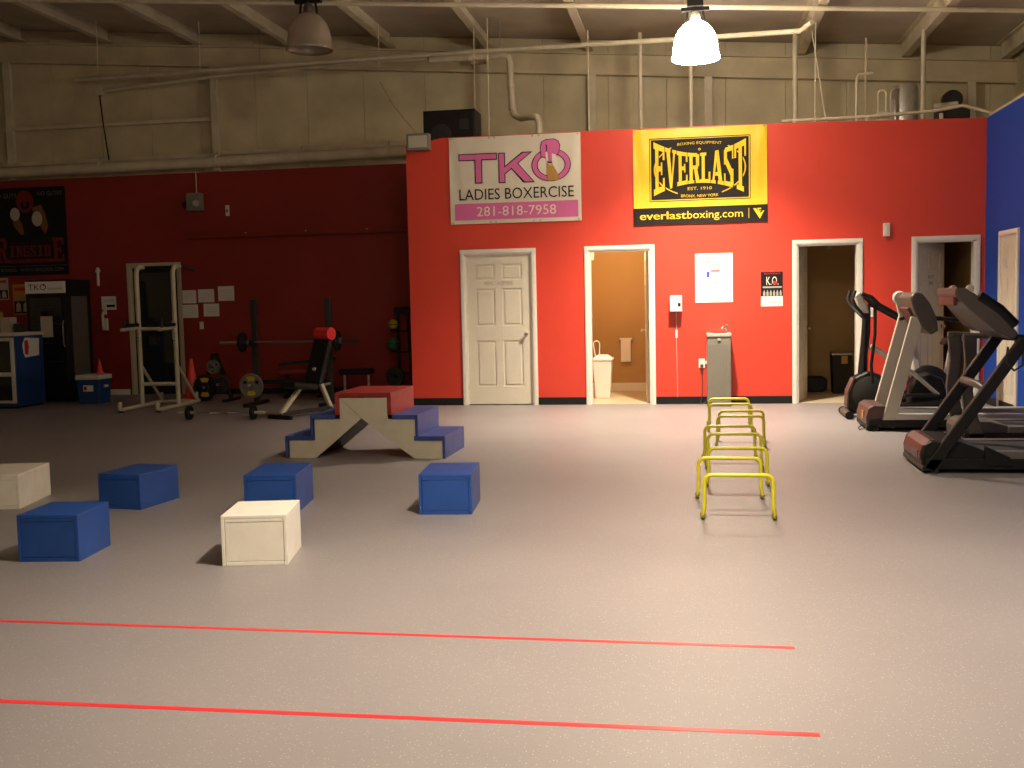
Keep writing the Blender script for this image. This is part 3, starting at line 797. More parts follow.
# flood lamp at the partition corner and the loudspeaker on top
t = thing('flood_light', 'pale square floodlight with dark frame on the red wall corner', 'light', (-3.60, YW - .11, 3.44), 0)
MB().box(-.155, .155, -.02, .10, 0, .215).build('housing', 'vent_grey', t, bevel=.01)
MB().box(-.128, .128, -.028, -.018, .03, .185).build('lens', 'white_metal', t, bevel=.004)
MB().box(-.03, .03, .10, .125, .05, .15).build('wall_bracket', 'black_steel', t)
t = thing('loudspeaker', 'black loudspeaker cabinet lying on top of the red wall', 'speaker', (-3.27, 14.92, 3.40), 0)
MB().box(-.37, .36, -.22, .22, 0, .63).build('cabinet', 'black', t, bevel=.012)
gr = MB().box(-.345, .335, -.232, -.218, .03, .60).build('grille', 'black_steel', t, bevel=.004)
MB().lathe([(0, -.236), (.05, -.238), (.14, -.234), (.15, -.230)], (-.12, 0, .30), 24, 'y').build('woofer_ring', 'charcoal', gr)
MB().box(.14, .27, -.238, -.230, .36, .50).build('horn', 'charcoal', gr)

# ================================================================== PIPES AND THINGS UP HIGH
def pipe(name, pts, r, label, cat='pipe', m='pipe', group='pipes and conduits under the roof', fit=None):
    o = MB().tube(pts, r, 12).build(name, m, smooth=True)
    return tag(o, label, cat, group)
def P(u, v, Y): return at(u, v, Y=Y)
t = thing('duct_pipe', 'thick cream pipe running along the top of the dark red wall', 'pipe', (0, 0, 0))
MB().tube([(-13, 16.28, 3.655), (-7.4, 16.28, 3.69), (-3.85, 16.28, 3.73)], .085, 18).build('pipe', 'pipe', t, smooth=True)
for xx in (-11.2, -9.4, -7.4, -6.0, -4.6):
    zz = 3.655 + .0092 * (xx + 13) - .004
    MB().lathe([(.088, -.02), (.098, -.015), (.098, .015), (.088, .02)], (xx, 16.28, zz), 18, 'x').build('coupling', 'pipe', t, smooth=True)
    MB().tube([(xx, 16.28, zz + .08), (xx, 16.34, zz + .16), (xx, 16.40, zz + .16)], .008, 6).build('hanger', 'steel', t)
# cross pipe under the purlins
p0 = Vector((-12.9, 13.6, zpur(-12.9) - .06)); p1 = Vector((4.45, 13.6, zpur(4.45) - .06))
pipe('cross_pipe', [p0, p1], .03, 'thin straight pipe crossing under all the roof purlins')
# long conduits in front of the end wall
t = thing('sprinkler_pipe', 'long cream pipe rising to the right behind the lit lamp', 'pipe')
a = [P(75, 80, 16.2), P(260, 66.5, 15.7), P(500, 50, 15.2), P(690, 38.5, 14.3), P(800, 31, 13.75), P(812, 22, 13.5)]
MB().tube(a, .032, 12).build('pipe', 'pipe', t, smooth=True)
for q in (a[1], a[2], a[3]): MB().tube([q + Vector((0, 0, .02)), Vector((q.x, q.y, zpur(q.x) + .18))], .006, 6).build('hanger_rod', 'steel', t)
pipe('branch_pipe', [P(103, 91, 16.28), P(225, 75, 16.1), P(365, 62.5, 15.75), P(428, 58.5, 15.6)], .028, 'second cream pipe running below the long one at upper left')
t = thing('junction_box', 'small cream junction box with dark drop cord on left wall', 'box', P(100, 92, 16.30))
MB().box(-.055, .055, -.04, .04, -.055, .055).build('case', 'pipe', t, bevel=.006)
d = P(109, 160, 16.18) - P(100, 92, 16.30)
MB().tube([(0, -.02, -.05), d * .5 + Vector((0, -.03, 0)), d + Vector((0, -.0, 0))], .012, 8).build('drop_cord', 'black', t, smooth=True)
# flue with elbows above the white banner
Yf = 15.6
pts = [P(430, 59.5, Yf), P(470, 57, Yf), P(503, 55, Yf), P(508.5, 57, Yf), P(510, 62, Yf), P(511, 85, Yf), P(512.5, 108, Yf), P(514.5, 115, Yf), P(520, 118, Yf - .05), P(532, 116.5, Yf - .3), P(537, 117.5, Yf - .35), P(539, 122, Yf - .35)]
e = pts[-1]; pts.append(Vector((e.x, e.y, 3.44)))
t = thing('flue_pipe', 'cream pipe with elbows dropping behind the white banner', 'pipe')
MB().tube(pts, .05, 14).build('pipe', 'pipe', t, smooth=True)
for q in (pts[1], pts[5], pts[6]):
    MB().lathe([(.05, -.03), (.058, -.025), (.058, .025), (.05, .03)], tuple(q), 14, 'x' if q is pts[1] else 'z').build('coupling', 'pipe', t, smooth=True)
t = thing('rod_hanger', 'dark steel plate hung under the rafter above loudspeaker', 'bracket', P(480, 62, 16.2))
MB().box(-.13, .10, -.05, .05, -.03, .03).build('plate', 'rusty', t, bevel=.004)
MB().tube([(0, 0, .02), (0, 0, zpur(t.location.x) - t.location.z)], .006, 6).build('rod', 'steel', t)
# vertical conduits standing on the rooms' roof
for i, (u, vt, Y, r, lab) in enumerate([(587.5, 30, 15.2, .014, 'thin vertical conduit just left of the steel column between the banners'),
        (640, 46, 15.3, .030, 'vertical cream conduit above the left edge of the yellow banner'),
        (690.5, 45, 15.0, .026, 'vertical cream conduit right below the lit lamp'),
        (795, 38, 15.2, .034, 'vertical cream conduit at the right end of the yellow banner'),
        (923.5, 40, 14.9, .030, 'tall vertical cream conduit right of the water tank'),
        (866, 50, 15.4, .018, 'rusty thin vertical rod left of the water tank')]):
    q = P(u, vt, Y); zb = 3.40
    tag(MB().tube([(q.x, q.y, zb), (q.x, q.y, zpur(q.x) + .02)], r, 10).build('vertical_conduit', 'rusty' if i == 5 else 'pipe', smooth=True), lab, 'pipe', 'vertical conduits above the red wall')
# hanger wires
for i, (u, v0, v1, Y, lab) in enumerate([(379, 35, 70, 15.0, 'thin pale wire hanging left of the loudspeaker'), (475, 40, 117, 15.0, 'thin pale wire hanging just above the loudspeaker'),
        (489, 40, 137, 14.6, 'thin pale wire hanging over the top of the white banner'), (807, 40, 118, 14.9, 'straight thin wire right of the yellow banner'),
        (200, 30, 70, 15.0, 'thin pale wire hanging at the steel column on the left'), (98, 35, 72, 15.0, 'thin pale wire at the far left near junction box')]):
    q = P(u, v1, Y)
    if u == 489: q.z = 3.40
    if u == 807: q = Vector((1.55, 14.42, 3.57))
    tag(MB().tube([q, (q.x + .01, q.y, zpur(q.x) + .02)], .007, 6).build('hanger_wire', 'pipe'), lab, 'wire', 'hanger wires under the roof')
q = P(808, 38, 14.9); q.z = zpur(q.x) - .02; q.x += .05; q2 = P(826, 118, 14.52); q2.z = 3.60
tag(MB().tube([q, q2], .009, 6).build('guy_wire', 'pipe'), 'slanting thin wire right of the yellow banner', 'wire')
q = P(390, 88, 16.2); q2 = P(418, 136, 15.0)
# slanted cable to flood light
tag(MB().tube([P(380, 82, 16.3), P(392, 104, 15.6), P(416, 133, 14.45), (-3.60, YW - .03, 3.655)], .006, 6).build('supply_cable', 'rusty'), 'thin slanting cable leading down to the corner floodlight', 'cable')
# horizontal conduit on top of the wall, right side
t = thing('wall_conduit', 'cream conduit lying along the right part of the red wall top', 'pipe')
zz = 3.62
MB().tube([(1.15, 14.52, 3.635), (2.2, 14.52, 3.64), (3.0, 14.52, 3.67), (3.35, 14.50, 3.72), (3.66, 14.40, 3.60)], .022, 10).build('pipe', 'pipe', t, smooth=True)
for xx in (1.3, 2.2, 3.1): MB().box(xx - .02, xx + .02, 14.50, 14.54, 3.40, 3.64).build('strut', 'pipe', t)
t = thing('valve_box', 'cream box with looped cable on the red wall top', 'box', (2.40, 14.60, 3.40))
MB().box(-.07, .07, -.05, .05, 0, .30).build('case', 'pipe', t, bevel=.008)
MB().tube([Vector((-.04, 0, .29))] + arc_pts((0, 0, .52), .055, 200, -20, 12) + [Vector((.05, 0, .29))], .012, 8).build('cable_loop', 'pipe', t, smooth=True)
t = thing('conduit_frame', 'cream bent conduit like a gate on the wall top', 'pipe', (2.13, 14.9, 3.40))
MB().tube([(0, 0, 0), (0, 0, .80), (.03, 0, .84), (.2, 0, .85)], .02, 8).build('pipe', 'pipe', t, smooth=True)
t = thing('water_tank', 'grey cylindrical water tank standing behind the red wall top', 'tank', (2.85, 15.55, 3.40))
MB().lathe([(0, 0), (.165, .005), (.17, .03), (.17, .74), (.15, .78), (.05, .80), (0, .80)], seg=28).build('shell', 'galv', t, smooth=True)
for xx in (-.21, -.15): MB().tube([(xx, -.17, .0), (xx, -.17, .66), (xx + .03, -.15, .72), (xx + .1, -.1, .72)], .016, 8).build('riser_pipe', 'chrome' if xx > -.2 else 'pipe', t, smooth=True)
MB().box(-.225, -.135, -.18, -.165, .30, .58).build('label_plate', 'silver', t)
t = thing('duct_blower', 'dark round blower motor right of the water tank', 'blower', (3.40, 15.3, 3.40))
MB().lathe([(0, -.12), (.11, -.10), (.13, -.06), (.13, .06), (.11, .1), (0, .12)], (0, 0, .52), 20, 'y').build('drum', 'charcoal', t, smooth=True)
MB().box(-.2, .2, -.14, .14, 0, .40).build('stand', 'charcoal', t, bevel=.01)
MB().tube([(-.25, -.1, .42), (.05, -.1, .44)], .05, 12).build('motor', 'pipe', t, smooth=True)

# ================================================================== INSIDE THE SMALL ROOMS
t = thing('ceiling_dome_light', 'small glowing dome light on the restroom ceiling', 'light', (-1.05, 15.0, 2.47))
MB().lathe([(.0, -.07), (.06, -.06), (.11, -.03), (.13, .0)], seg=24).build('dome', 'dome_on', t, smooth=True)
MB().lathe([(.14, 0), (.14, .03), (0, .03)], seg=24).build('rim', 'white', t, smooth=True)
L = bpy.data.lights.new('dome_lamp', 'POINT'); L.energy = 55; L.color = (1.0, .70, .36); L.shadow_soft_size = .1
lo = bpy.data.objects.new('dome_lamp', L); C.objects.link(lo); lo.parent = t; lo.location = (0, 0, -.14)
t = thing('waste_bin', 'tall cream plastic waste bin inside the restroom', 'bin', (-1.265, 15.25, .006))
def taper(z0, z1, w0, d0, w1, d1):
    mb = MB(); mb.add([(-w0, -d0, z0), (w0, -d0, z0), (w0, d0, z0), (-w0, d0, z0), (-w1, -d1, z1), (w1, -d1, z1), (w1, d1, z1), (-w1, d1, z1)],
                      [(0, 3, 2, 1), (4, 5, 6, 7), (0, 1, 5, 4), (1, 2, 6, 5), (2, 3, 7, 6), (3, 0, 4, 7)]); return mb
taper(0, .53, .10, .10, .135, .14).build('body', 'cream_plastic', t, bevel=.012)
MB().box(-.148, .148, -.152, .152, .53, .565).build('rim', 'cream_plastic', t, bevel=.01)
mb = taper(.565, .61, .13, .13, .07, .09); mb.build('lid', 'cream_plastic', t, bevel=.01)
MB().tube([Vector((-.10, 0, .57))] + arc_pts((-.085, 0, .76), .045, 180, 0, 8) + [Vector((-.045, 0, .58))], .008, 8).build('handle', 'cream_plastic', t, smooth=True)
t = thing('towel_holder', 'white paper towel hanging on the restroom back wall', 'towel', (-1.0, 16.32, .45))
MB().box(-.075, .075, -.05, -.02, 0, .34).build('towel', 'paper', t, bevel=.006)
MB().tube([(-.10, -.035, .345), (.10, -.035, .345)], .016, 10).build('roll_bar', 'cream_plastic', t, smooth=True)
for s in (-1, 1): MB().box(s * .10 - .008, s * .10 + .008, -.05, 0, .32, .37).build('end_bracket', 'chrome', t)
tag(MB().box(-1.46, -1.40, 15.55, 15.72, 1.96, 2.24).box(-1.47, -1.39, 15.54, 15.73, 2.2, 2.26).build('wall_dispenser', 'cream_plastic', bevel=.01), 'cream dispenser box high up inside the restroom', 'dispenser')
t = thing('trash_can', 'black trash can with a silver lid in the dark closet', 'bin', (2.05, 15.75, .006))
taper(0, .54, .12, .12, .135, .135).build('body', 'black', t, bevel=.01)
MB().box(-.142, .142, -.142, .142, .54, .575).build('lid', 'steel', t, bevel=.008)
MB().box(-.01, .07, -.148, -.138, .42, .53).build('sticker', 'skin_ink', t)
t = thing('duffel_bag', 'low black bag lying on the closet floor', 'bag', (1.68, 16.02, .006))
MB().prism(rrect(-.20, .20, 0, .22, .07), -.12, .12).build('body', 'black', t, bevel=.02)
MB().tube(arc_pts((0, -.125, .12), .08, 20, 160, 8), .01, 8).build('handle', 'rubber', t, smooth=True)
tag(MB().tube([(1.95, 16.25, 2.05), (1.95, 16.25, 2.48)], .03, 10).build('closet_pipe', 'pipe', smooth=True), 'short pipe stub under the closet ceiling', 'pipe')

# ================================================================== CARDIO MACHINES ON THE RIGHT
def treadmill(label, loc, style):
    """local x runs from the hood (0) back along the deck, y across (0 = side nearest the camera)"""
    t = thing('treadmill', label, 'treadmill', loc, 0, 'treadmills along the blue wall')
    if style == 'black':
        L, W = 1.78, .80; up = ('black_steel', .09, .06, (.05, .03), (.74, 1.03)); hood = ('tm_brown', .48, .25); con = ('grey', (.24, 1.43), (.70, 1.06), .11)
    elif style == 'white':
        L, W = 1.72, .72; up = ('white_metal', .13, .05, (.20, .04), (.49, 1.15)); hood = ('tm_brown', .30, .26); con = ('grey', (.44, 1.40), (.66, 1.00), .15)
    else:
        L, W = 1.10, .66; up = ('grey', .12, .05, (.14, .04), (.06, 1.0)); hood = ('grey', .42, .22); con = ('grey', (-.05, 1.36), (.25, 1.05), .10)
    um, uw, ut, (ux0, uz0), (ux1, uz1) = up
    # frame rails and feet
    fr = MB().box(.02, L, .0, .055, .035, .115).build('frame_rail', 'black_steel', t, bevel=.006)
    MB().box(.02, L, W - .055, W, .035, .115).build('frame_rail', 'black_steel', t, bevel=.006)
    for yy in (.03, W - .03):
        for xx in (.10, L - .10): MB().lathe([(.03, 0), (.03, .03), (.02, .04)], (xx, yy, 0), 12).build('foot', 'rubber', t)
    MB().box(.0, .10, .0, W, .02, .06).build('front_bar', 'black_steel', t, bevel=.006)
    # belt and rails
    MB().box(hood[1] - .05, L - .03, .10, W - .10, .10, .165).build('running_belt', 'belt', t, bevel=.02)
    MB().tube([(L - .04, .09, .13), (L - .04, W - .09, .13)], .034, 14).build('rear_roller', 'black', t, smooth=True)
    for y0 in (.0, W - .10):
        MB().box(hood[1] - .02, L, y0, y0 + .10, .115, .175).build('foot_rail', 'grey_rail' if style != 'white' else 'silver', t, bevel=.008)
    # hood
    hm, hl, hh = hood
    prof = [(0.0, .06), (-.005, .14), (.02, hh - .03), (.07, hh), (hl * .6, hh - .005), (hl, .17), (hl, .06)]
    hd = MB().prism(prof, .03, W - .03).build('motor_hood', 'black' if style == 'black' else hm, t, bevel=.01)
    if style == 'black':
        MB().prism([(-.012, .10), (-.012, .15), (.010, hh - .035), (.065, hh + .006), (.11, hh + .006), (.11, hh - .02), (.05, hh - .03), (.01, .12)], .06, W - .10).build('hood_trim', 'tm_red', hd, bevel=.004)
        MB().box(-.016, -.004, .12, .32, .10, .17).build('hood_badge', 'tm_brown', hd, bevel=.003)
        MB().prism([(hl - .02, .06), (hl - .02, .22), (hl + .16, .13), (hl + .2, .06)], -.012, .05).build('side_cover', 'black', t, bevel=.008)
    if style == 'white':
        MB().box(-.010, .002, .20, .30, .11, .19).build('hood_badge', 'skin_ink', hd)
        MB().tube([(-.02, .05, .02), (-.06, .1, .008), (-.05, .25, .008), (.0, .3, .03)], .006, 6).build('power_cord', 'rubber', t, smooth=True)
    # uprights
    for yy in (.03, W - .03):
        if style == 'grey':
            pts = [(ux0, yy, .06), (ux0 - .06, yy, .25), (ux0 - .10, yy, .5), (ux0 - .07, yy, .75), (ux1, yy, 1.02)]
            for a, b in zip(pts, pts[1:]): pass
            mb = MB(); n = len(pts); vs = []
            for k, p in enumerate(pts):
                hw = (.075, .06, .05, .05, .06)[k]
                vs += [(p[0] - hw, yy - .03, p[2]), (p[0] + hw, yy - .03, p[2]), (p[0] + hw, yy + .03, p[2]), (p[0] - hw, yy + .03, p[2])]
            fs = [(0, 3, 2, 1), tuple(range(4 * n - 4, 4 * n))]
            for k in range(n - 1):
                for q in range(4): fs.append((4 * k + q, 4 * k + (q + 1) % 4, 4 * k + 4 + (q + 1) % 4, 4 * k + 4 + q))
            mb.add(vs, fs).build('upright', um, t, bevel=.012)
        else:
            MB().beam((ux0, yy, uz0), (ux1, yy, uz1), ut, uw).build('upright', um, t, bevel=.010)
            if style == 'white' and yy > .3:
                MB().lathe([(0, -.035), (.06, -.03), (.075, 0), (.06, .03), (0, .035)], (ux1 - .055, yy, uz1 + .20), 18, 'y').build('upright_head', um, t, smooth=True)
                MB().beam((ux1, yy, uz1), (ux1 - .05, yy, uz1 + .22), .05, .12).build('upright_neck', um, t, bevel=.01)
    # cross brace
    bx = ux0 + (ux1 - ux0) * .62; bz = uz0 + (uz1 - uz0) * .62
    if style == 'black': MB().tube([(bx, .05, bz - .01), (bx - .03, .15, bz + .03), (bx - .03, W - .15, bz + .03), (bx, W - .05, bz - .01)], .032, 12).build('cross_brace', 'grey', t, smooth=True)
    # console
    cm, a, b, th = con
    a = Vector((a[0], 0, a[1])); b = Vector((b[0], 0, b[1])); d = (b - a).normalized(); n = Vector((d.z, 0, -d.x))
    if n.z < 0: n = -n
    prof = []
    for s_, q in ((0.0, .15), (.10, .5), (.35, .62), (.7, .55), (1.0, .2), (1.0, -.35), (.75, -.6), (.3, -.5), (.05, -.3)):
        p = a + (b - a) * s_ + n * (q * th); prof.append((p.x, p.z))
    co = MB().prism(prof, .07 if style != 'white' else -.01, W - .07).build('console', cm, t, bevel=.018, seg=3)
    m_ = a.lerp(b, .45) + n * th * .63
    mt = Matrix.Translation(m_) @ Matrix((( d.x, 0, n.x, 0), (0, 1, 0, 0), (d.z, 0, n.z, 0), (0, 0, 0, 1)))
    MB().box(-.12, .12, .16, W - .16, -.004, .006, mt).build('display', 'glass_dark', co)
    if style == 'white': 
        m2 = a.lerp(b, .55) - n * th * .62
        mt2 = Matrix.Translation(m2) @ Matrix((( d.x, 0, n.x, 0), (0, 1, 0, 0), (d.z, 0, n.z, 0), (0, 0, 0, 1)))
        MB().box(-.13, .14, .14, W - .14, -.012, .02, mt2).build('rear_panel', 'tm_red', co, bevel=.01)
        MB().box(-.04, .06, .06, .075, -.05, .08, mt2).build('side_badge', 'tm_brown', co)
    if style == 'black':
        for s_ in (.16, .58):
            p = a.lerp(b, s_) + n * th * .70
            for yy in (.12, W - .12): MB().lathe([(0, -.035), (.028, -.03), (.032, 0), (.028, .03), (0, .035)], (p.x, yy, p.z), 14, 'y').build('speaker_knob', 'silver', co, smooth=True)
        p = a.lerp(b, .08); MB().box(p.x - .03, p.x + .0, .14, W - .14, p.z - .10, p.z - .03).build('rear_trim', 'tm_red', co, bevel=.008)
        pts = [a.lerp(b, .30) + n * th * .62, a.lerp(b, .62) + n * th * .72, a.lerp(b, .9) + n * th * .5]
        MB().tube([Vector((p.x, .10, p.z)) for p in pts], .045, 12).build('cup_bolster', 'black', co, smooth=True)
        MB().tube([Vector((p.x, W - .10, p.z)) for p in pts], .045, 12).build('cup_bolster', 'black', co, smooth=True)
    # hand rails
    for yy in (.045, W - .045):
        e = Vector((ux1, yy, uz1)) if style != 'grey' else Vector((ux1, yy, 1.0))
        pts = [(e.x - .06, yy, e.z - .03), (e.x + .04, yy, e.z + .0), (e.x + .22, yy, e.z - .015), (e.x + .42, yy, e.z - .03)] 
        MB().tube(pts, .026 if style == 'black' else .02, 12).build('hand_rail', 'black_steel' if style != 'grey' else 'grey', t, smooth=True)
    if style == 'black':
        MB().tube([(.62, .02, .98), (.60, .0, .86), (.66, -.005, .80), (.72, .0, .84), (.73, .01, .95)], .009, 8).build('sensor_cable', 'rubber', t, smooth=True)
    return t
treadmill('black treadmill with red-trimmed motor hood, nearest the camera', (1.755, 8.75, 0), 'black')
treadmill('treadmill with two slanted white uprights and silver foot rails', (1.745, 11.42, 0), 'white')
treadmill('grey treadmill with curved uprights, behind the black one', (2.42, 10.35, 0), 'grey')

# elliptical trainer
t = thing('elliptical_trainer', 'black elliptical trainer with tall mast, beside the right doorway', 'elliptical', (1.70, 12.55, 0))
body = [(.02, .10), (.03, .30), (.10, .46), (.24, .53), (.38, .49), (.47, .36), (.50, .20), (.46, .07), (.08, .05)]
hb = MB().prism(body, .10, .34).build('flywheel_housing', 'black', t, bevel=.03, seg=3)
MB().lathe([(0, .088), (.17, .09), (.19, .10), (.19, .11)], (.26, 0, .28), 28, 'y').build('disc_cover', 'charcoal', hb, smooth=True)
MB().prism([(.012, .12), (.02, .30), (.085, .45), (.10, .44), (.04, .29), (.03, .12)], .095, .345).build('edge_trim', 'tm_brown', hb, bevel=.004)
MB().tube([(.02, -.06, .045), (.02, .50, .045)], .04, 16).build('front_stabiliser', 'grey', t, smooth=True)
for yy in (-.075, .485): MB().tube([(.02, yy, .045), (.02, yy + .03, .045)], .047, 16).build('end_cap', 'black', t, smooth=True)
MB().beam((.04, .22, .05), (.30, .22, .10), .06, .06).build('frame_beam', 'black_steel', t, bevel=.006)
MB().tube([(.20, .22, .50), (.215, .22, .80), (.235, .22, 1.18)], [.055, .042, .034], 14).build('mast', 'black_steel', t, smooth=True)
MB().prism([(.15, 1.20), (.10, 1.38), (.16, 1.43), (.24, 1.26), (.26, 1.18)], .13, .31).build('console', 'silver', t, bevel=.015)
for s in (0, 1):
    yy = .10 if s == 0 else .34
    MB().tube([(.235, .22, 1.10), (.19, yy, 1.16), (.10, yy - (.06 if s == 0 else -.06), 1.26), (.06, yy - (.08 if s == 0 else -.08), 1.34), (.09, yy - (.08 if s == 0 else -.08), 1.44)], .018, 10).build('fixed_handle', 'rubber', t, smooth=True)
    y2 = .0 if s == 0 else .44
    MB().tube([(.16, y2, 1.40), (.26, y2, 1.36), (.34, y2, 1.27), (.70, y2, 1.06)], [.022, .024, .028, .028], 12).build('moving_handle', 'black_steel', t, smooth=True)
    MB().tube([(.30, y2, 1.28), (.30, y2, .95), (.26, y2, .60), (.28, y2, .40)], .018, 10).build('swing_arm', 'black_steel', t, smooth=True)
    ax = [(.26, y2 + .02, .82), (.45, y2 + .02, .70), (.70, y2 + .02, .52), (.98, y2 + .02, .26)]
    MB().tube(ax, .024, 10).build('link_bar', 'white_metal', t, smooth=True)
    MB().box(.62, .98, y2 - .03, y2 + .10, .24, .275).build('pedal', 'black', t, bevel=.012)
    MB().beam((.30, y2 + .035, .12), (1.2, y2 + .035, .20), .04, .05).build('pedal_rail', 'charcoal', t, bevel=.006)
MB().prism([(.70, .03), (.69, .30), (.76, .46), (.90, .50), (1.05, .44), (1.10, .28), (1.08, .03)], .12, .36).build('rear_housing', 'black', t, bevel=.03, seg=3)
MB().tube([(1.05, -.04, .04), (1.05, .5, .04)], .035, 14).build('rear_stabiliser', 'grey', t, smooth=True)

# upright bike between the machines
t = thing('exercise_bike', 'silver and black exercise bike behind the white treadmill', 'bike', (2.52, 13.15, 0))
MB().lathe([(0, -.06), (.20, -.05), (.24, -.03), (.24, .03), (.20, .05), (0, .06)], (.22, .25, .30), 28, 'y').build('flywheel_housing', 'black', t, smooth=True)
MB().beam((.10, .25, .45), (.02, .25, 1.05), .05, .07).build('front_post', 'silver', t, bevel=.01)
MB().prism([(-.07, 1.02), (-.10, 1.18), (0, 1.22), (.10, 1.10), (.08, 1.02)], .16, .34).build('console', 'silver', t, bevel=.02)
MB().tube([(.0, .05, 1.10), (-.03, .10, 1.02), (-.03, .40, 1.02), (.0, .45, 1.10)], .016, 10).build('handlebar', 'rubber', t, smooth=True)
MB().tube([(-.02, .20, 1.02), (-.08, .18, .92), (-.06, .18, .82), (.02, .2, .80), (.05, .22, .88)], .010, 8).build('cable', 'rubber', t, smooth=True)
MB().beam((.40, .25, .30), (.48, .25, .78), .04, .05).build('seat_post', 'silver', t, bevel=.006)
MB().prism([(.36, .78), (.40, .86), (.62, .86), (.64, .78)], .13, .37).build('seat', 'black', t, bevel=.02)
for xx in (.02, .56): MB().tube([(xx, .03, .03), (xx, .47, .03)], .03, 12).build('stabiliser', 'charcoal', t, smooth=True)
MB().beam((.02, .25, .05), (.56, .25, .05), .05, .05).build('frame_beam', 'charcoal', t)

# ================================================================== LEFT: POWER TOWER
t = thing('power_tower', 'tall cream pull-up and dip tower before the dark glass door', 'gym tower', (-7.45, 14.20, 0), math.radians(2))
for s, x in ((-1, -.27), (1, .27)):
    pts = [(x, -.64, .13), (x, -.665, .10), (x, -.66, .05), (x, -.62, .035), (x, .0, .035), (x, .68, .035)]
    MB().tube(pts, .030, 12).build('base_rail', 'cream_metal', t, smooth=True)
    MB().tube([(x, -.655, .0), (x, -.60, .0)], .031, 10).build('foot_pad', 'rubber', t)
    up = [(x, 0, .04), (x, 0, 1.86)] + arc_pts((x, .11, 1.88), .11, 180, 90, 6, Vector((0, 1, 0)), Vector((0, 0, 1))) + [(x, .22, 1.99)]
    MB().tube(up, .033, 14).build('upright', 'cream_metal', t, smooth=True)
    MB().tube([(x, 0, .62), (x, .62, .05)], .022, 10).build('brace', 'cream_metal', t, smooth=True)
    MB().tube([(x, .62, .03), (x, .62, .17)], .02, 10).build('rear_post', 'cream_metal', t, smooth=True)
    arm = MB().tube([(x, .03, 1.14), (x, -.50, 1.12)], .024, 12).build('dip_arm', 'cream_metal', t, smooth=True)
    MB().box(x - .05, x + .05, -.38, -.06, 1.155, 1.205).build('arm_pad', 'black', arm, bevel=.018)
    MB().tube([(x, -.42, 1.13), (x, -.42, 1.27)], .016, 10).build('hand_grip', 'rubber', arm, smooth=True)
    MB().tube([(x, .22, 1.99), (x + s * .03, .30, 1.985), (x + s * .12, .42, 1.94)], .018, 10).build('chin_grip', 'rubber', t, smooth=True)
    for zz in (.95, 1.0, 1.05): MB().lathe([(0, -.036), (.008, -.036), (.008, -.030)], (x, 0, zz), 8, 'y').build('pin_hole', 'black', t)
MB().tube([(-.27, .22, 1.99), (.27, .22, 1.99)], .018, 12).build('chin_bar', 'black_steel', t, smooth=True)
MB().tube([(-.27, 0, .34), (.27, 0, .34)], .028, 12).build('cross_bar', 'cream_metal', t, smooth=True)
MB().tube([(-.27, 0, 1.12), (.27, 0, 1.12)], .026, 12).build('cross_bar', 'cream_metal', t, smooth=True)
MB().tube([(-.27, .62, .035), (.27, .62, .035)], .028, 12).build('cross_bar', 'cream_metal', t, smooth=True)
MB().lathe([(0, -.05), (.10, -.045), (.115, -.02), (.115, .0), (.10, .01), (0, .01)], (-.05, .04, 1.12), 24, 'y').build('back_pad', 'black', t, smooth=True)

# ================================================================== LEFT: FREE WEIGHTS
def plate_parts(t, r, th, m, yellow=True, axis='y', c=(0, 0, 0)):
    pr = [(.025, -th / 2), (r * .30, -th / 2), (r * .34, -th * .28), (r * .80, -th * .28), (r * .84, -th / 2), (r * .97, -th / 2), (r, -th * .35), (r, th * .35), (r * .97, th / 2), (r * .84, th / 2), (r * .80, th * .28), (r * .34, th * .28), (r * .30, th / 2), (.025, th / 2), (.025, -th / 2)]
    mb = MB(); mb.lathe(pr, c, 28, axis); mb.f = [f for f in mb.f if len(f) == 4]
    o = mb.build('disc', m, t, smooth=True, smooth_angle=30)
    return o
def weight_plate(label, loc, r, th, m, axis='y', yellow=False, rz=0.0):
    t = thing('weight_plate', label, 'weight plate', loc, rz, 'round iron weight plates')
    d = plate_parts(t, r, th, m, axis=axis)
    if axis == 'y':
        for k in range(3):
            a = math.radians(90 + 120 * k + 60)
            x, z = math.cos(a) * r * .58, math.sin(a) * r * .58
            MB().prism([(x + math.cos(q) * r * .16, z + math.sin(q) * r * .13) for q in [2 * PI * j / 10 for j in range(10)]], -th * .34, -th * .27).build('grip_hole', 'black', d)
        if yellow:
            for a0 in (60, 240):
                vs = []; n = 6
                for q in range(n + 1):
                    a = math.radians(a0 + 60 * q / n); vs.append((math.cos(a) * r * .78, math.sin(a) * r * .78))
                for q in range(n, -1, -1):
                    a = math.radians(a0 + 60 * q / n); vs.append((math.cos(a) * r * .42, math.sin(a) * r * .42))
                MB().prism(vs, -th * .36, -th * .27).build('painted_mark', 'plate_yellow', d)
    return t
# bench press rack with barbell
t = thing('bench_press_rack', 'dark rack with two tall uprights holding the barbell', 'rack', (-5.60, 14.55, 0))
for s, x in ((-1, -.55), (1, .55)):
    MB().box(x - .04, x + .04, -.035, .035, .04, 1.50).build('upright', 'charcoal', t, bevel=.006)
    MB().box(x - .045, x + .045, -.40, .35, 0, .05).build('base_foot', 'black_steel', t, bevel=.006)
    MB().box(x - .035, x + .035, -.12, -.035, .84, .875).box(x - .035, x + .035, -.135, -.11, .84, .93).build('bar_hook', 'black_steel', t, bevel=.004)
    MB().tube([(x, -.03, .30), (x, -.27, .30)], .02, 12).build('storage_peg', 'silver', t, smooth=True)
    for k in range(6): MB().box(x - .008, x + .008, -.037, -.034, .62 + k * .13, .635 + k * .13).build('pin_hole', 'black', t)
MB().box(-.55, .55, .0, .04, .30, .36).build('cross_member', 'black_steel', t, bevel=.005)
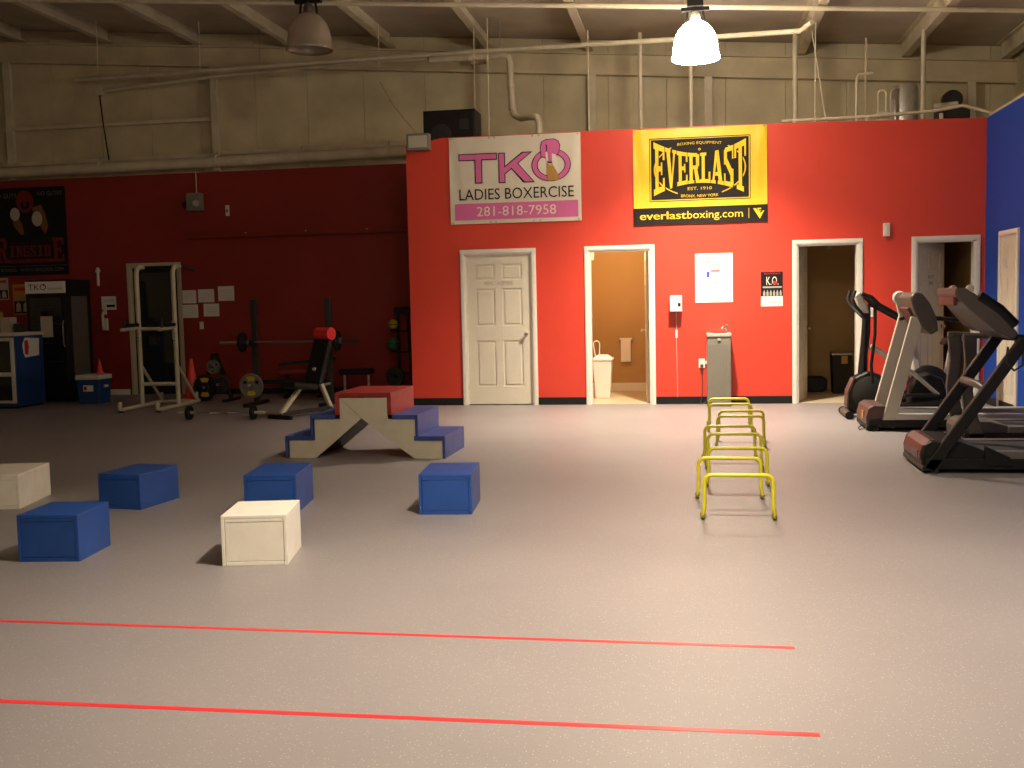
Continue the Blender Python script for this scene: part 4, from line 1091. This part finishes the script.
t = thing('barbell', 'long steel barbell lying in the tall rack', 'barbell', (-5.60, 14.46, .900))
MB().tube([(-.62, 0, 0), (.62, 0, 0)], .014, 12).build('shaft', 'steel', t, smooth=True)
for s, m in ((-1, 'chrome'), (1, 'charcoal')):
    MB().tube([(s * .62, 0, 0), (s * 1.03, 0, 0)], .025, 14).build('sleeve', m, t, smooth=True)
    MB().tube([(s * .61, 0, 0), (s * .63, 0, 0)], .038, 14).build('collar', 'steel', t, smooth=True)
    MB().box(min(s * .73, s * .76), max(s * .73, s * .76), -.035, .035, -.035, .045).build('spring_clip', 'steel', t, bevel=.006)
weight_plate('black plate on the left sleeve of the racked barbell', (-6.30, 14.46, .900), .145, .045, 'black', axis='x')
weight_plate('black plate on the right sleeve of the racked barbell', (-4.90, 14.46, .900), .145, .045, 'black', axis='x')
weight_plate('grey plate with yellow marks hung low on the rack upright', (-6.13, 14.32, .29), .175, .045, 'plate_grey', yellow=True)
# plate tree
TY = 15.20; TX = at(212, 390, Y=TY - .15).x
t = thing('plate_tree', 'low black A-frame weight tree near the pull-up tower', 'weight tree', (TX, TY, 0))
for s in (-1, 1):
    MB().beam((s * .24, 0, 0.03), (s * .02, 0, .72), .05, .05).build('leg', 'black_steel', t, bevel=.005)
    MB().box(s * .24 - .03, s * .24 + .03, -.28, .28, 0, .04).build('foot', 'black_steel', t, bevel=.005)
for x, z in ((-.02, .52), (-.10, .22), (.12, .26)):
    MB().tube([(x, .0, z), (x, -.22, z)], .02, 10).build('peg', 'steel', t, smooth=True)
MB().box(-.2, .2, -.02, .02, .2, .25).build('cross_member', 'black_steel', t, bevel=.004)
weight_plate('small grey plate on the upper peg of the weight tree', (TX + .03, TY - .14, .52), .105, .035, 'plate_grey')
weight_plate('large black plate with yellow marks on the weight tree', (TX - .10, TY - .16, .22), .185, .05, 'black', yellow=True)
weight_plate('plain black plate on the right peg of the weight tree', (TX + .12, TY - .08, .26), .14, .04, 'charcoal')
# curl bar on the floor
t = thing('curl_bar', 'wavy steel curl bar lying on the floor with small plates', 'curl bar', (-5.83, 12.66, .09), math.radians(0))
pts = [(-.60, 0, 0), (-.30, 0, 0), (-.20, 0, .0), (-.12, -.06, 0), (-.04, 0, 0), (.04, 0, 0), (.12, -.06, 0), (.20, 0, 0), (.30, 0, 0), (.60, 0, 0)]
MB().tube(pts, .013, 10).build('shaft', 'steel', t, smooth=True)
for s in (-1, 1): MB().tube([(s * .36, 0, 0), (s * .58, 0, 0)], .018, 12).build('sleeve', 'cream_metal', t, smooth=True)
weight_plate('small black plate on the left end of the curl bar', (-6.26, 12.66, .09), .09, .04, 'black', axis='x')
weight_plate('small black plate on the right end of the curl bar', (-5.41, 12.66, .09), .09, .04, 'black', axis='x')
# incline bench
t = thing('incline_bench', 'black incline bench with a bright red head roll', 'bench', (-4.90, 13.10, 0), math.radians(-24))
# local: person faces -y ; backrest leans to +y
MB().beam((0, .17, .40), (0, .39, 0.96), .29, .08, (1, 0, 0)).build('backrest', 'black', t, bevel=.025, seg=3)
MB().beam((0, -.30, .42), (0, .12, .36), .28, .08, (1, 0, 0)).build('seat', 'black', t, bevel=.025, seg=3)
MB().tube([(-.12, .41, 1.03), (.12, .41, 1.03)], .085, 18).build('head_roll', 'red_pad', t, smooth=True)
MB().beam((0, -.42, .06), (0, -.05, .38), .05, .05, (1, 0, 0)).build('front_leg', 'cream_metal', t, bevel=.005)
MB().beam((0, .48, .06), (0, .20, .60), .05, .05, (1, 0, 0)).build('rear_leg', 'cream_metal', t, bevel=.005)
MB().beam((0, -.42, .06), (0, .48, .06), .05, .05, (1, 0, 0)).build('base_beam', 'charcoal', t, bevel=.005)
for yy, hw in ((-.43, .20), (.49, .28)): MB().box(-hw, hw, yy - .025, yy + .025, 0, .05).build('cross_foot', 'black', t, bevel=.008)
# red padded bench in the back
t = thing('flat_bench', 'low bench with dull red pad against the back wall', 'bench', (-5.95, 15.75, 0), math.radians(8))
MB().box(-.30, .42, -.15, .15, .36, .43).build('pad', 'red_shaded', t, bevel=.02)
for x in (-.2, .32):
    MB().box(x - .025, x + .025, -.025, .025, .04, .36).build('leg', 'black_steel', t)
    MB().box(x - .025, x + .025, -.2, .2, 0, .04).build('foot', 'black_steel', t)
MB().beam((-.35, .1, .50), (.55, .1, .58), .06, .05).build('support_bar', 'charcoal', t)
# black flat bench with dumbbells
t = thing('flat_bench', 'narrow black flat bench between incline bench and ball rack', 'bench', (-4.92, 15.35, 0), math.radians(4))
MB().box(-.24, .24, -.14, .14, .37, .45).build('pad', 'black', t, bevel=.02)
for x in (-.18, .18):
    MB().tube([(x, 0, .02), (x, 0, .37)], .02, 10).build('leg', 'silver', t, smooth=True)
    MB().box(x - .025, x + .025, -.18, .18, 0, .04).build('foot', 'black_steel', t, bevel=.005)
def dumbbell(label, loc, rz):
    t = thing('dumbbell', label, 'dumbbell', loc, rz, 'dumbbells under the flat bench')
    MB().tube([(-.06, 0, 0), (.06, 0, 0)], .016, 10).build('handle', 'steel', t, smooth=True)
    for s in (-1, 1):
        MB().lathe([(0, -.035), (.05, -.035), (.062, -.025), (.062, .025), (.05, .035), (0, .035)], (s * .09, 0, 0), 12, 'x').build('head', 'black', t)
dumbbell('left black dumbbell on the floor under the black flat bench', (-5.0, 15.05, .062), .3)
dumbbell('right black dumbbell on the floor under the black flat bench', (-4.72, 15.04, .062), 1.2)
# ball rack
t = thing('ball_rack', 'narrow black ball rack at the red wall corner', 'rack', (-4.36, 15.95, 0))
for x, lean in ((-.07, 0), (.10, .03)):
    MB().beam((x + lean, 0, .03), (x - lean * .6, 0, 1.30), .04, .04).build('post', 'black_steel', t, bevel=.005)
MB().tube([(-.07, 0, .30), (-.07, -.30, .30)], .02, 10).build('peg', 'black_steel', t, smooth=True)
MB().box(-.12, .13, -.03, .03, 1.24, 1.34).build('top_plate', 'black_steel', t, bevel=.006)
MB().box(-.14, .20, -.22, .22, 0, .04).build('base', 'black_steel', t, bevel=.006)
for z in (.36, .68, 1.0): MB().tube([(-.17, -.08, z), (-.06, -.02, z - .02), (.12, -.02, z - .02)], .012, 8).build('cradle', 'black_steel', t, smooth=True)
def ball(label, loc, r, m):
    t = thing('medicine_ball', label, 'ball', loc, 0, 'medicine balls on the narrow rack')
    mb = MB(); mb.lathe([(max(1e-7, r * math.sin(PI * k / 14)) if 0 < k < 14 else 0, -r * math.cos(PI * k / 14)) for k in range(15)], seg=24)
    b = mb.build('shell', m, t, smooth=True)
    mb = MB(); mb.lathe([(r * 1.003, -.006), (r * 1.012, 0), (r * 1.003, .006), (r * .98, 0), (r * 1.003, -.006)], seg=24); mb.f = [f for f in mb.f if len(f) == 4]
    mb.build('seam_band', 'black', b, smooth=True)
ball('yellow medicine ball on the top of the narrow rack', (-4.48, 15.86, 1.085), .075, 'ball_yellow')
ball('green medicine ball in the middle of the narrow rack', (-4.47, 15.79, .795), .10, 'ball_green')
weight_plate('big black plate leaning low against the ball rack', (-4.43, 15.72, .30), .145, .04, 'charcoal')
# safety cones
def cone(label, loc, h):
    t = thing('safety_cone', label, 'cone', loc, .2, 'orange safety cones')
    k = h / .5
    MB().box(-.12 * k, .12 * k, -.12 * k, .12 * k, 0, .02).build('base', 'cone', t, bevel=.006)
    MB().lathe([(.10 * k, .02), (.095 * k, .03), (.02 * k, h - .01), (.016 * k, h), (0, h)], seg=20).build('body', 'cone', t, smooth=True)
cone('orange safety cone behind the pull-up tower', (-7.62, 15.55, 0), .62)

# ================================================================== LEFT: COLD DRINKS CORNER
t = thing('drinks_fridge', 'tall black glass-door drinks fridge with a white header sign', 'fridge', (-9.76, 15.15, 0))
W2 = .33
MB().box(-W2, W2, .04, .72, .05, 1.88).build('cabinet', 'black', t, bevel=.012)
MB().box(-W2 + .02, W2 - .02, .06, .70, 0, .05).build('kick_plate', 'black_steel', t)
dr = MB().box(-W2 + .01, W2 - .01, .0, .04, .30, 1.66).build('door', 'black_steel', t, bevel=.006)
MB().box(-W2 + .07, W2 - .06, -.006, .0, .38, 1.60).build('pane', 'glass_dark', dr)
MB().tube([(W2 - .035, -.01, .85), (W2 - .035, -.035, .9), (W2 - .035, -.035, 1.2), (W2 - .035, -.01, 1.25)], .009, 8).build('handle', 'steel', dr, smooth=True)
MB().box(W2 - .002, W2 + .006, .16, .60, .32, 1.62).build('side_panel', 'fridge_side', t, bevel=.004)
hs = MB().box(-W2 + .005, W2 - .005, .0, .045, 1.67, 1.85).build('header_sign', 'paper', t, bevel=.004)
vs, fs = text_mesh('TKO'); MB().add([(-.27 + .30 * a, -.003, 1.72 + .09 * b) for a, b in vs], fs).build('lettering', 'ink', hs)
vs, fs = text_mesh('LADIES BOXERCISE'); MB().add([(.05 + .24 * a, -.003, 1.725 + .028 * b) for a, b in vs], fs).build('lettering', 'ink', hs)
MB().lathe([(0, -.004), (.018, -.004)], (-.005, 0, 1.80), 12, 'y').build('red_mark', 'red_ink', hs)
MB().box(-.09, .11, -.010, -.006, 1.0, 1.32).build('taped_note', 'pale_ink', dr)
for z in (.62, .9, 1.2, 1.45): MB().box(-W2 + .08, W2 - .07, -.0075, -.006, z, z + .012).build('shelf_edge', 'charcoal', dr)

t = thing('display_cooler', 'low blue cooler cabinet with white framed glass front at left edge', 'cooler cabinet', (-10.02, 14.16, 0))
W2 = .36
MB().box(-W2, W2, .03, .72, .03, 1.05).build('cabinet', 'cooler_blue', t, bevel=.01)
MB().box(-W2 - .01, W2 + .01, .0, .73, 1.05, 1.10).build('top', 'cooler_white', t, bevel=.008)
dr = MB().box(-W2 + .01, W2 - .01, .0, .03, .08, 1.03).build('door', 'cooler_white', t, bevel=.006)
for z0, z1 in ((.12, .47), (.53, .98)): MB().box(-W2 + .05, W2 - .06, -.005, .0, z0, z1).build('pane', 'glass_dark', dr)
MB().box(-W2 + .03, W2 - .03, .02, .7, 0, .03).build('base', 'black', t)
sg = MB().add([(W2 + .004, .22, .80), (W2 + .004, .26, .73), (W2 + .004, .60, .75), (W2 + .004, .62, 1.0), (W2 + .004, .27, 1.02), (W2 + .004, .20, .92)], [(0, 1, 2, 3, 4, 5)]).build('taped_sign', 'paper', t)
MB().add([(W2 + .006, .25, .78), (W2 + .006, .33, .76), (W2 + .006, .36, .88), (W2 + .006, .33, .99), (W2 + .006, .25, .97)], [(0, 1, 2, 3, 4)]).build('red_print', 'red_ink', sg)

for i, (x, z, w_, h_, m, lab) in enumerate([(-9.95, 1.10, .16, .22, 'pale_ink', 'tall pale carton standing on the low blue cooler'), (-10.14, 1.10, .12, .30, 'skin_ink', 'brown carton standing on the low blue cooler'), (-9.78, 1.10, .10, .13, 'charcoal', 'small dark carton at the right end of the blue cooler')]):
    t = thing('carton', lab, 'carton', (x, 14.50, z), .1 * i, 'cartons on the blue cooler')
    MB().box(-w_ / 2, w_ / 2, -.08, .08, 0, h_).build('body', m, t, bevel=.004)
    MB().box(-w_ / 2 - .001, w_ / 2 + .001, -.012, .012, h_ - .001, h_ + .002).build('tape_strip', 'grey_ink', t)

t = thing('ice_chest', 'blue plastic ice chest with a white lid by the fridge', 'cooler', (-8.92, 14.98, 0), math.radians(-2))
mb = MB(); mb.add([(-.17, -.15, 0), (.17, -.15, 0), (.17, .15, 0), (-.17, .15, 0), (-.19, -.17, .36), (.19, -.17, .36), (.19, .17, .36), (-.19, .17, .36)],
                  [(0, 3, 2, 1), (4, 5, 6, 7), (0, 1, 5, 4), (1, 2, 6, 5), (2, 3, 7, 6), (3, 0, 4, 7)])
mb.build('tub', 'cooler_blue', t, bevel=.015)
MB().box(-.20, .20, -.18, .18, .362, .435).build('lid', 'cooler_white', t, bevel=.015)
lb = MB().box(-.07, .09, -.176, -.168, .19, .28).build('label', 'paper', t)
MB().box(-.06, -.01, -.178, -.175, .205, .265).build('red_print', 'red_ink', lb)
for s in (-1, 1): MB().box(s * .20 - .012, s * .20 + .012, -.05, .05, .24, .28).build('side_handle', 'cooler_white', t, bevel=.006)
cone('small orange cone standing on the ice chest lid', (-8.86, 15.06, .436), .22)

# ---- things on the dark red wall
YR = 16.40
t = thing('banner', 'large black boxing poster with boxer and red slab lettering', 'banner', (-10.78, YR - .004, 1.99))
W_, H_ = 1.36, 1.44
sh = Sheet(t, W_, H_, wrinkle(5, .008))
sh.base('cloth', 'poster_black', 24, 20)
sh.text('NO GUTS', 'dim_ink', .05, .36, .885, .935); sh.text('NO GLORY', 'dim_ink', .64, .97, .90, .95)
def blob(name, m, c, rx, rz, lift, n=18, rot=0):
    ca, sa = math.cos(rot), math.sin(rot)
    sh.poly(name, m, [(c[0] + rx * math.cos(2 * PI * k / n) * ca - rz * math.sin(2 * PI * k / n) * sa * H_ / W_, c[1] + rx * math.cos(2 * PI * k / n) * sa * W_ / H_ + rz * math.sin(2 * PI * k / n) * ca) for k in range(n)], lift)
sh.poly('boxer_print', 'dark_skin_ink', [(.56, .77), (.68, .80), (.73, .70), (.76, .55), (.72, .46), (.66, .55), (.60, .62)], .006)
sh.poly('boxer_print', 'dark_skin_ink', [(.29, .66), (.36, .68), (.42, .58), (.46, .48), (.40, .46), (.31, .56)], .006)
sh.poly('boxer_print', 'ink_brown', [(.40, .70), (.62, .72), (.66, .50), (.44, .46)], .0065)
blob('head_guard_print', 'dark_red_ink', (.47, .84), .115, .125, .007)
blob('head_guard_print', 'ink', (.47, .80), .06, .05, .008)
blob('head_guard_print', 'dark_red_ink', (.47, .87), .02, .09, .009)
blob('glove_print', 'pale_ink', (.33, .70), .065, .075, .008); blob('glove_print', 'pale_ink', (.62, .64), .070, .085, .008)
vs, fs = slab_word('INGSID', None, .12); sh.ink('lettering', 'dark_red_ink', [(.225 + .55 * a, .215 + .125 * b) for a, b in vs], fs, .007)
vs, fs = slab_word('R'); sh.ink('lettering', 'dark_red_ink', [(.05 + .15 * a, .15 + .28 * b) for a, b in vs], fs, .007)
vs, fs = slab_word('E'); sh.ink('lettering', 'dark_red_ink', [(.80 + .15 * a, .15 + .27 * b) for a, b in vs], fs, .007)
sh.rect('red_bar', 'dark_red_ink', .2, .8, .145, .185, lift=.006, n=6)
sh.text('BEST IN BOXING', 'ink', .26, .74, .152, .178, lift=.0075)
sh.rect('grey_rule', 'dim_ink', .02, .98, .108, .112, lift=.006, n=6)
sh.text('BOXING - WWW.RINGSIDE.COM', 'dim_ink', .10, .93, .045, .085)
for i, (u0, v0, u1, v1, lab) in enumerate([(183, 290, 196, 303.5, 'upper left paper sheet of the five'), (198.5, 289, 214, 302.5, 'upper middle paper sheet of the five'), (218.5, 286, 234, 301, 'upper right paper sheet of the five'),
        (183, 304.5, 198, 318, 'lower left paper sheet of the five'), (204, 303.5, 219, 316.5, 'lower right paper sheet of the five')]):
    p = at(u0, v1, Y=YR); q = at(u1, v0, Y=YR)
    t = thing('paper_sheet', lab + ' taped beside the glass door', 'paper', ((p.x + q.x) / 2, YR - .002, p.z), 0, 'paper sheets taped on the dark red wall')
    s2 = Sheet(t, q.x - p.x, q.z - p.z, lambda u, v: .004 * (1 - v) ** 2)
    s2.base('sheet', 'paper', 3, 3, .001)
    for k in range(4): s2.rect('print_line', 'grey_ink', .15, .85, .2 + .17 * k, .215 + .17 * k, lift=.002, n=1)
p = at(200, 328, Y=YR)
tag(MB().box(p.x, p.x + .065, YR - .012, YR, p.z - .02, p.z + .10).box(p.x + .024, p.x + .04, YR - .02, YR - .011, p.z + .025, p.z + .055).build('light_switch', 'cream_plastic', bevel=.003), 'white switch plate below the paper sheets', 'switch')
p = at(228, 216, Y=YR)
t = thing('wall_sensor', 'tiny white sensor high on the dark red wall', 'sensor', (p.x, YR, p.z))
MB().box(-.03, .03, -.03, 0, 0, .17).build('case', 'cream_plastic', t, bevel=.006); MB().box(-.012, .012, -.034, -.029, .06, .10).build('window', 'black', t)
# emergency light
t = thing('emergency_light', 'grey box with a round lamp high on dark red wall', 'light', (-7.82, YR, 2.94))
MB().box(-.12, .13, -.14, 0, 0, .28).build('case', 'vent_grey', t, bevel=.015)
MB().lathe([(0, -.185), (.045, -.18), (.055, -.15), (.05, -.135)], (.06, 0, .11), 18, 'y').build('lamp_head', 'silver', t, smooth=True)
MB().lathe([(0, -.06), (.045, -.05), (.05, -.0), (.03, .02)], (-.14, -.07, .10), 14, 'x').build('side_lamp', 'charcoal', t, smooth=True)
MB().tube([(.02, -.03, .28), (.02, -.03, .72)], .008, 8).build('conduit', 'pipe', t, smooth=True)
# rail along the wall
t = thing('wall_rail', 'long red painted rail fixed across the dark red wall', 'rail', (0, 0, 0))
MB().box(-7.96, -3.90, YR - .035, YR, 2.52, 2.605).build('board', 'red_shaded', t, bevel=.003)
MB().box(-7.96, -3.90, YR - .09, YR - .035, 2.505, 2.53).build('ledge', 'red_shaded', t, bevel=.003)
for x in (-7.0, -6.0, -5.0): MB().lathe([(0, -.040), (.012, -.039), (.012, -.035)], (x, YR, 2.57), 10, 'y').build('screw_head', 'steel', t)
# bits around the fridge
p = at(99, 286, Y=YR)
tag(MB().tube([(p.x, YR - .02, p.z), (p.x + .005, YR - .02, p.z + .30)], .022, 8).box(p.x - .03, p.x + .035, YR - .035, YR, p.z + .22, p.z + .27).build('wall_rod', 'cream_plastic', bevel=.003), 'short white rod fixed on the wall above fridge side', 'rod')
p = at(102, 310, Y=YR)
t = thing('wall_sign', 'small white sign with a black bar beside the glass door', 'sign', (p.x + .13, YR - .003, p.z))
s2 = Sheet(t, .26, .22); s2.base('sheet', 'paper', 2, 2, .003); s2.rect('black_bar', 'ink', .1, .9, .2, .38, lift=.002, n=1); s2.text('NO PARKING', 'grey_ink', .15, .85, .6, .78, lift=.002)
p = at(97, 331, Y=16.2)
t = thing('wall_phone', 'white wall telephone handset beside the black fridge', 'phone', (p.x + .05, YR, p.z))
MB().box(-.05, .05, -.05, 0, 0, .20).build('base', 'cream_plastic', t, bevel=.012)
MB().tube([(.0, -.06, .30), (.0, -.09, .26), (.0, -.09, .06), (.0, -.06, .02)], .022, 10).build('handset', 'cream_plastic', t, smooth=True)
MB().box(-.03, .03, -.03, 0, .26, .42).build('hook', 'cream_plastic', t, bevel=.01)
for i, (u0, v0, u1, v1, m, lab) in enumerate([(-6, 278, 8, 300, 'pale_ink', 'pale fight poster at the left picture edge'), (14, 284, 30, 315, 'skin_ink', 'tan fight poster with two dark figures left of the fridge')]):
    p = at(u0, v1, Y=YR); q = at(u1, v0, Y=YR)
    t = thing('fight_poster', lab, 'poster', ((p.x + q.x) / 2, YR - .002, p.z), 0, 'fight posters left of the fridge')
    s2 = Sheet(t, q.x - p.x, q.z - p.z); s2.base('sheet', m, 2, 2, .001)
    s2.rect('dark_print', 'ink', .05, .95, .05, .45, lift=.002, n=1)
    for a in (.3, .7): s2.poly('figure_print', 'pale_ink', [(a - .15, .1), (a + .15, .1), (a + .12, .35), (a, .42), (a - .12, .35)], .003)
    s2.rect('title_print', 'red_ink', .1, .9, .78, .9, lift=.002, n=1)
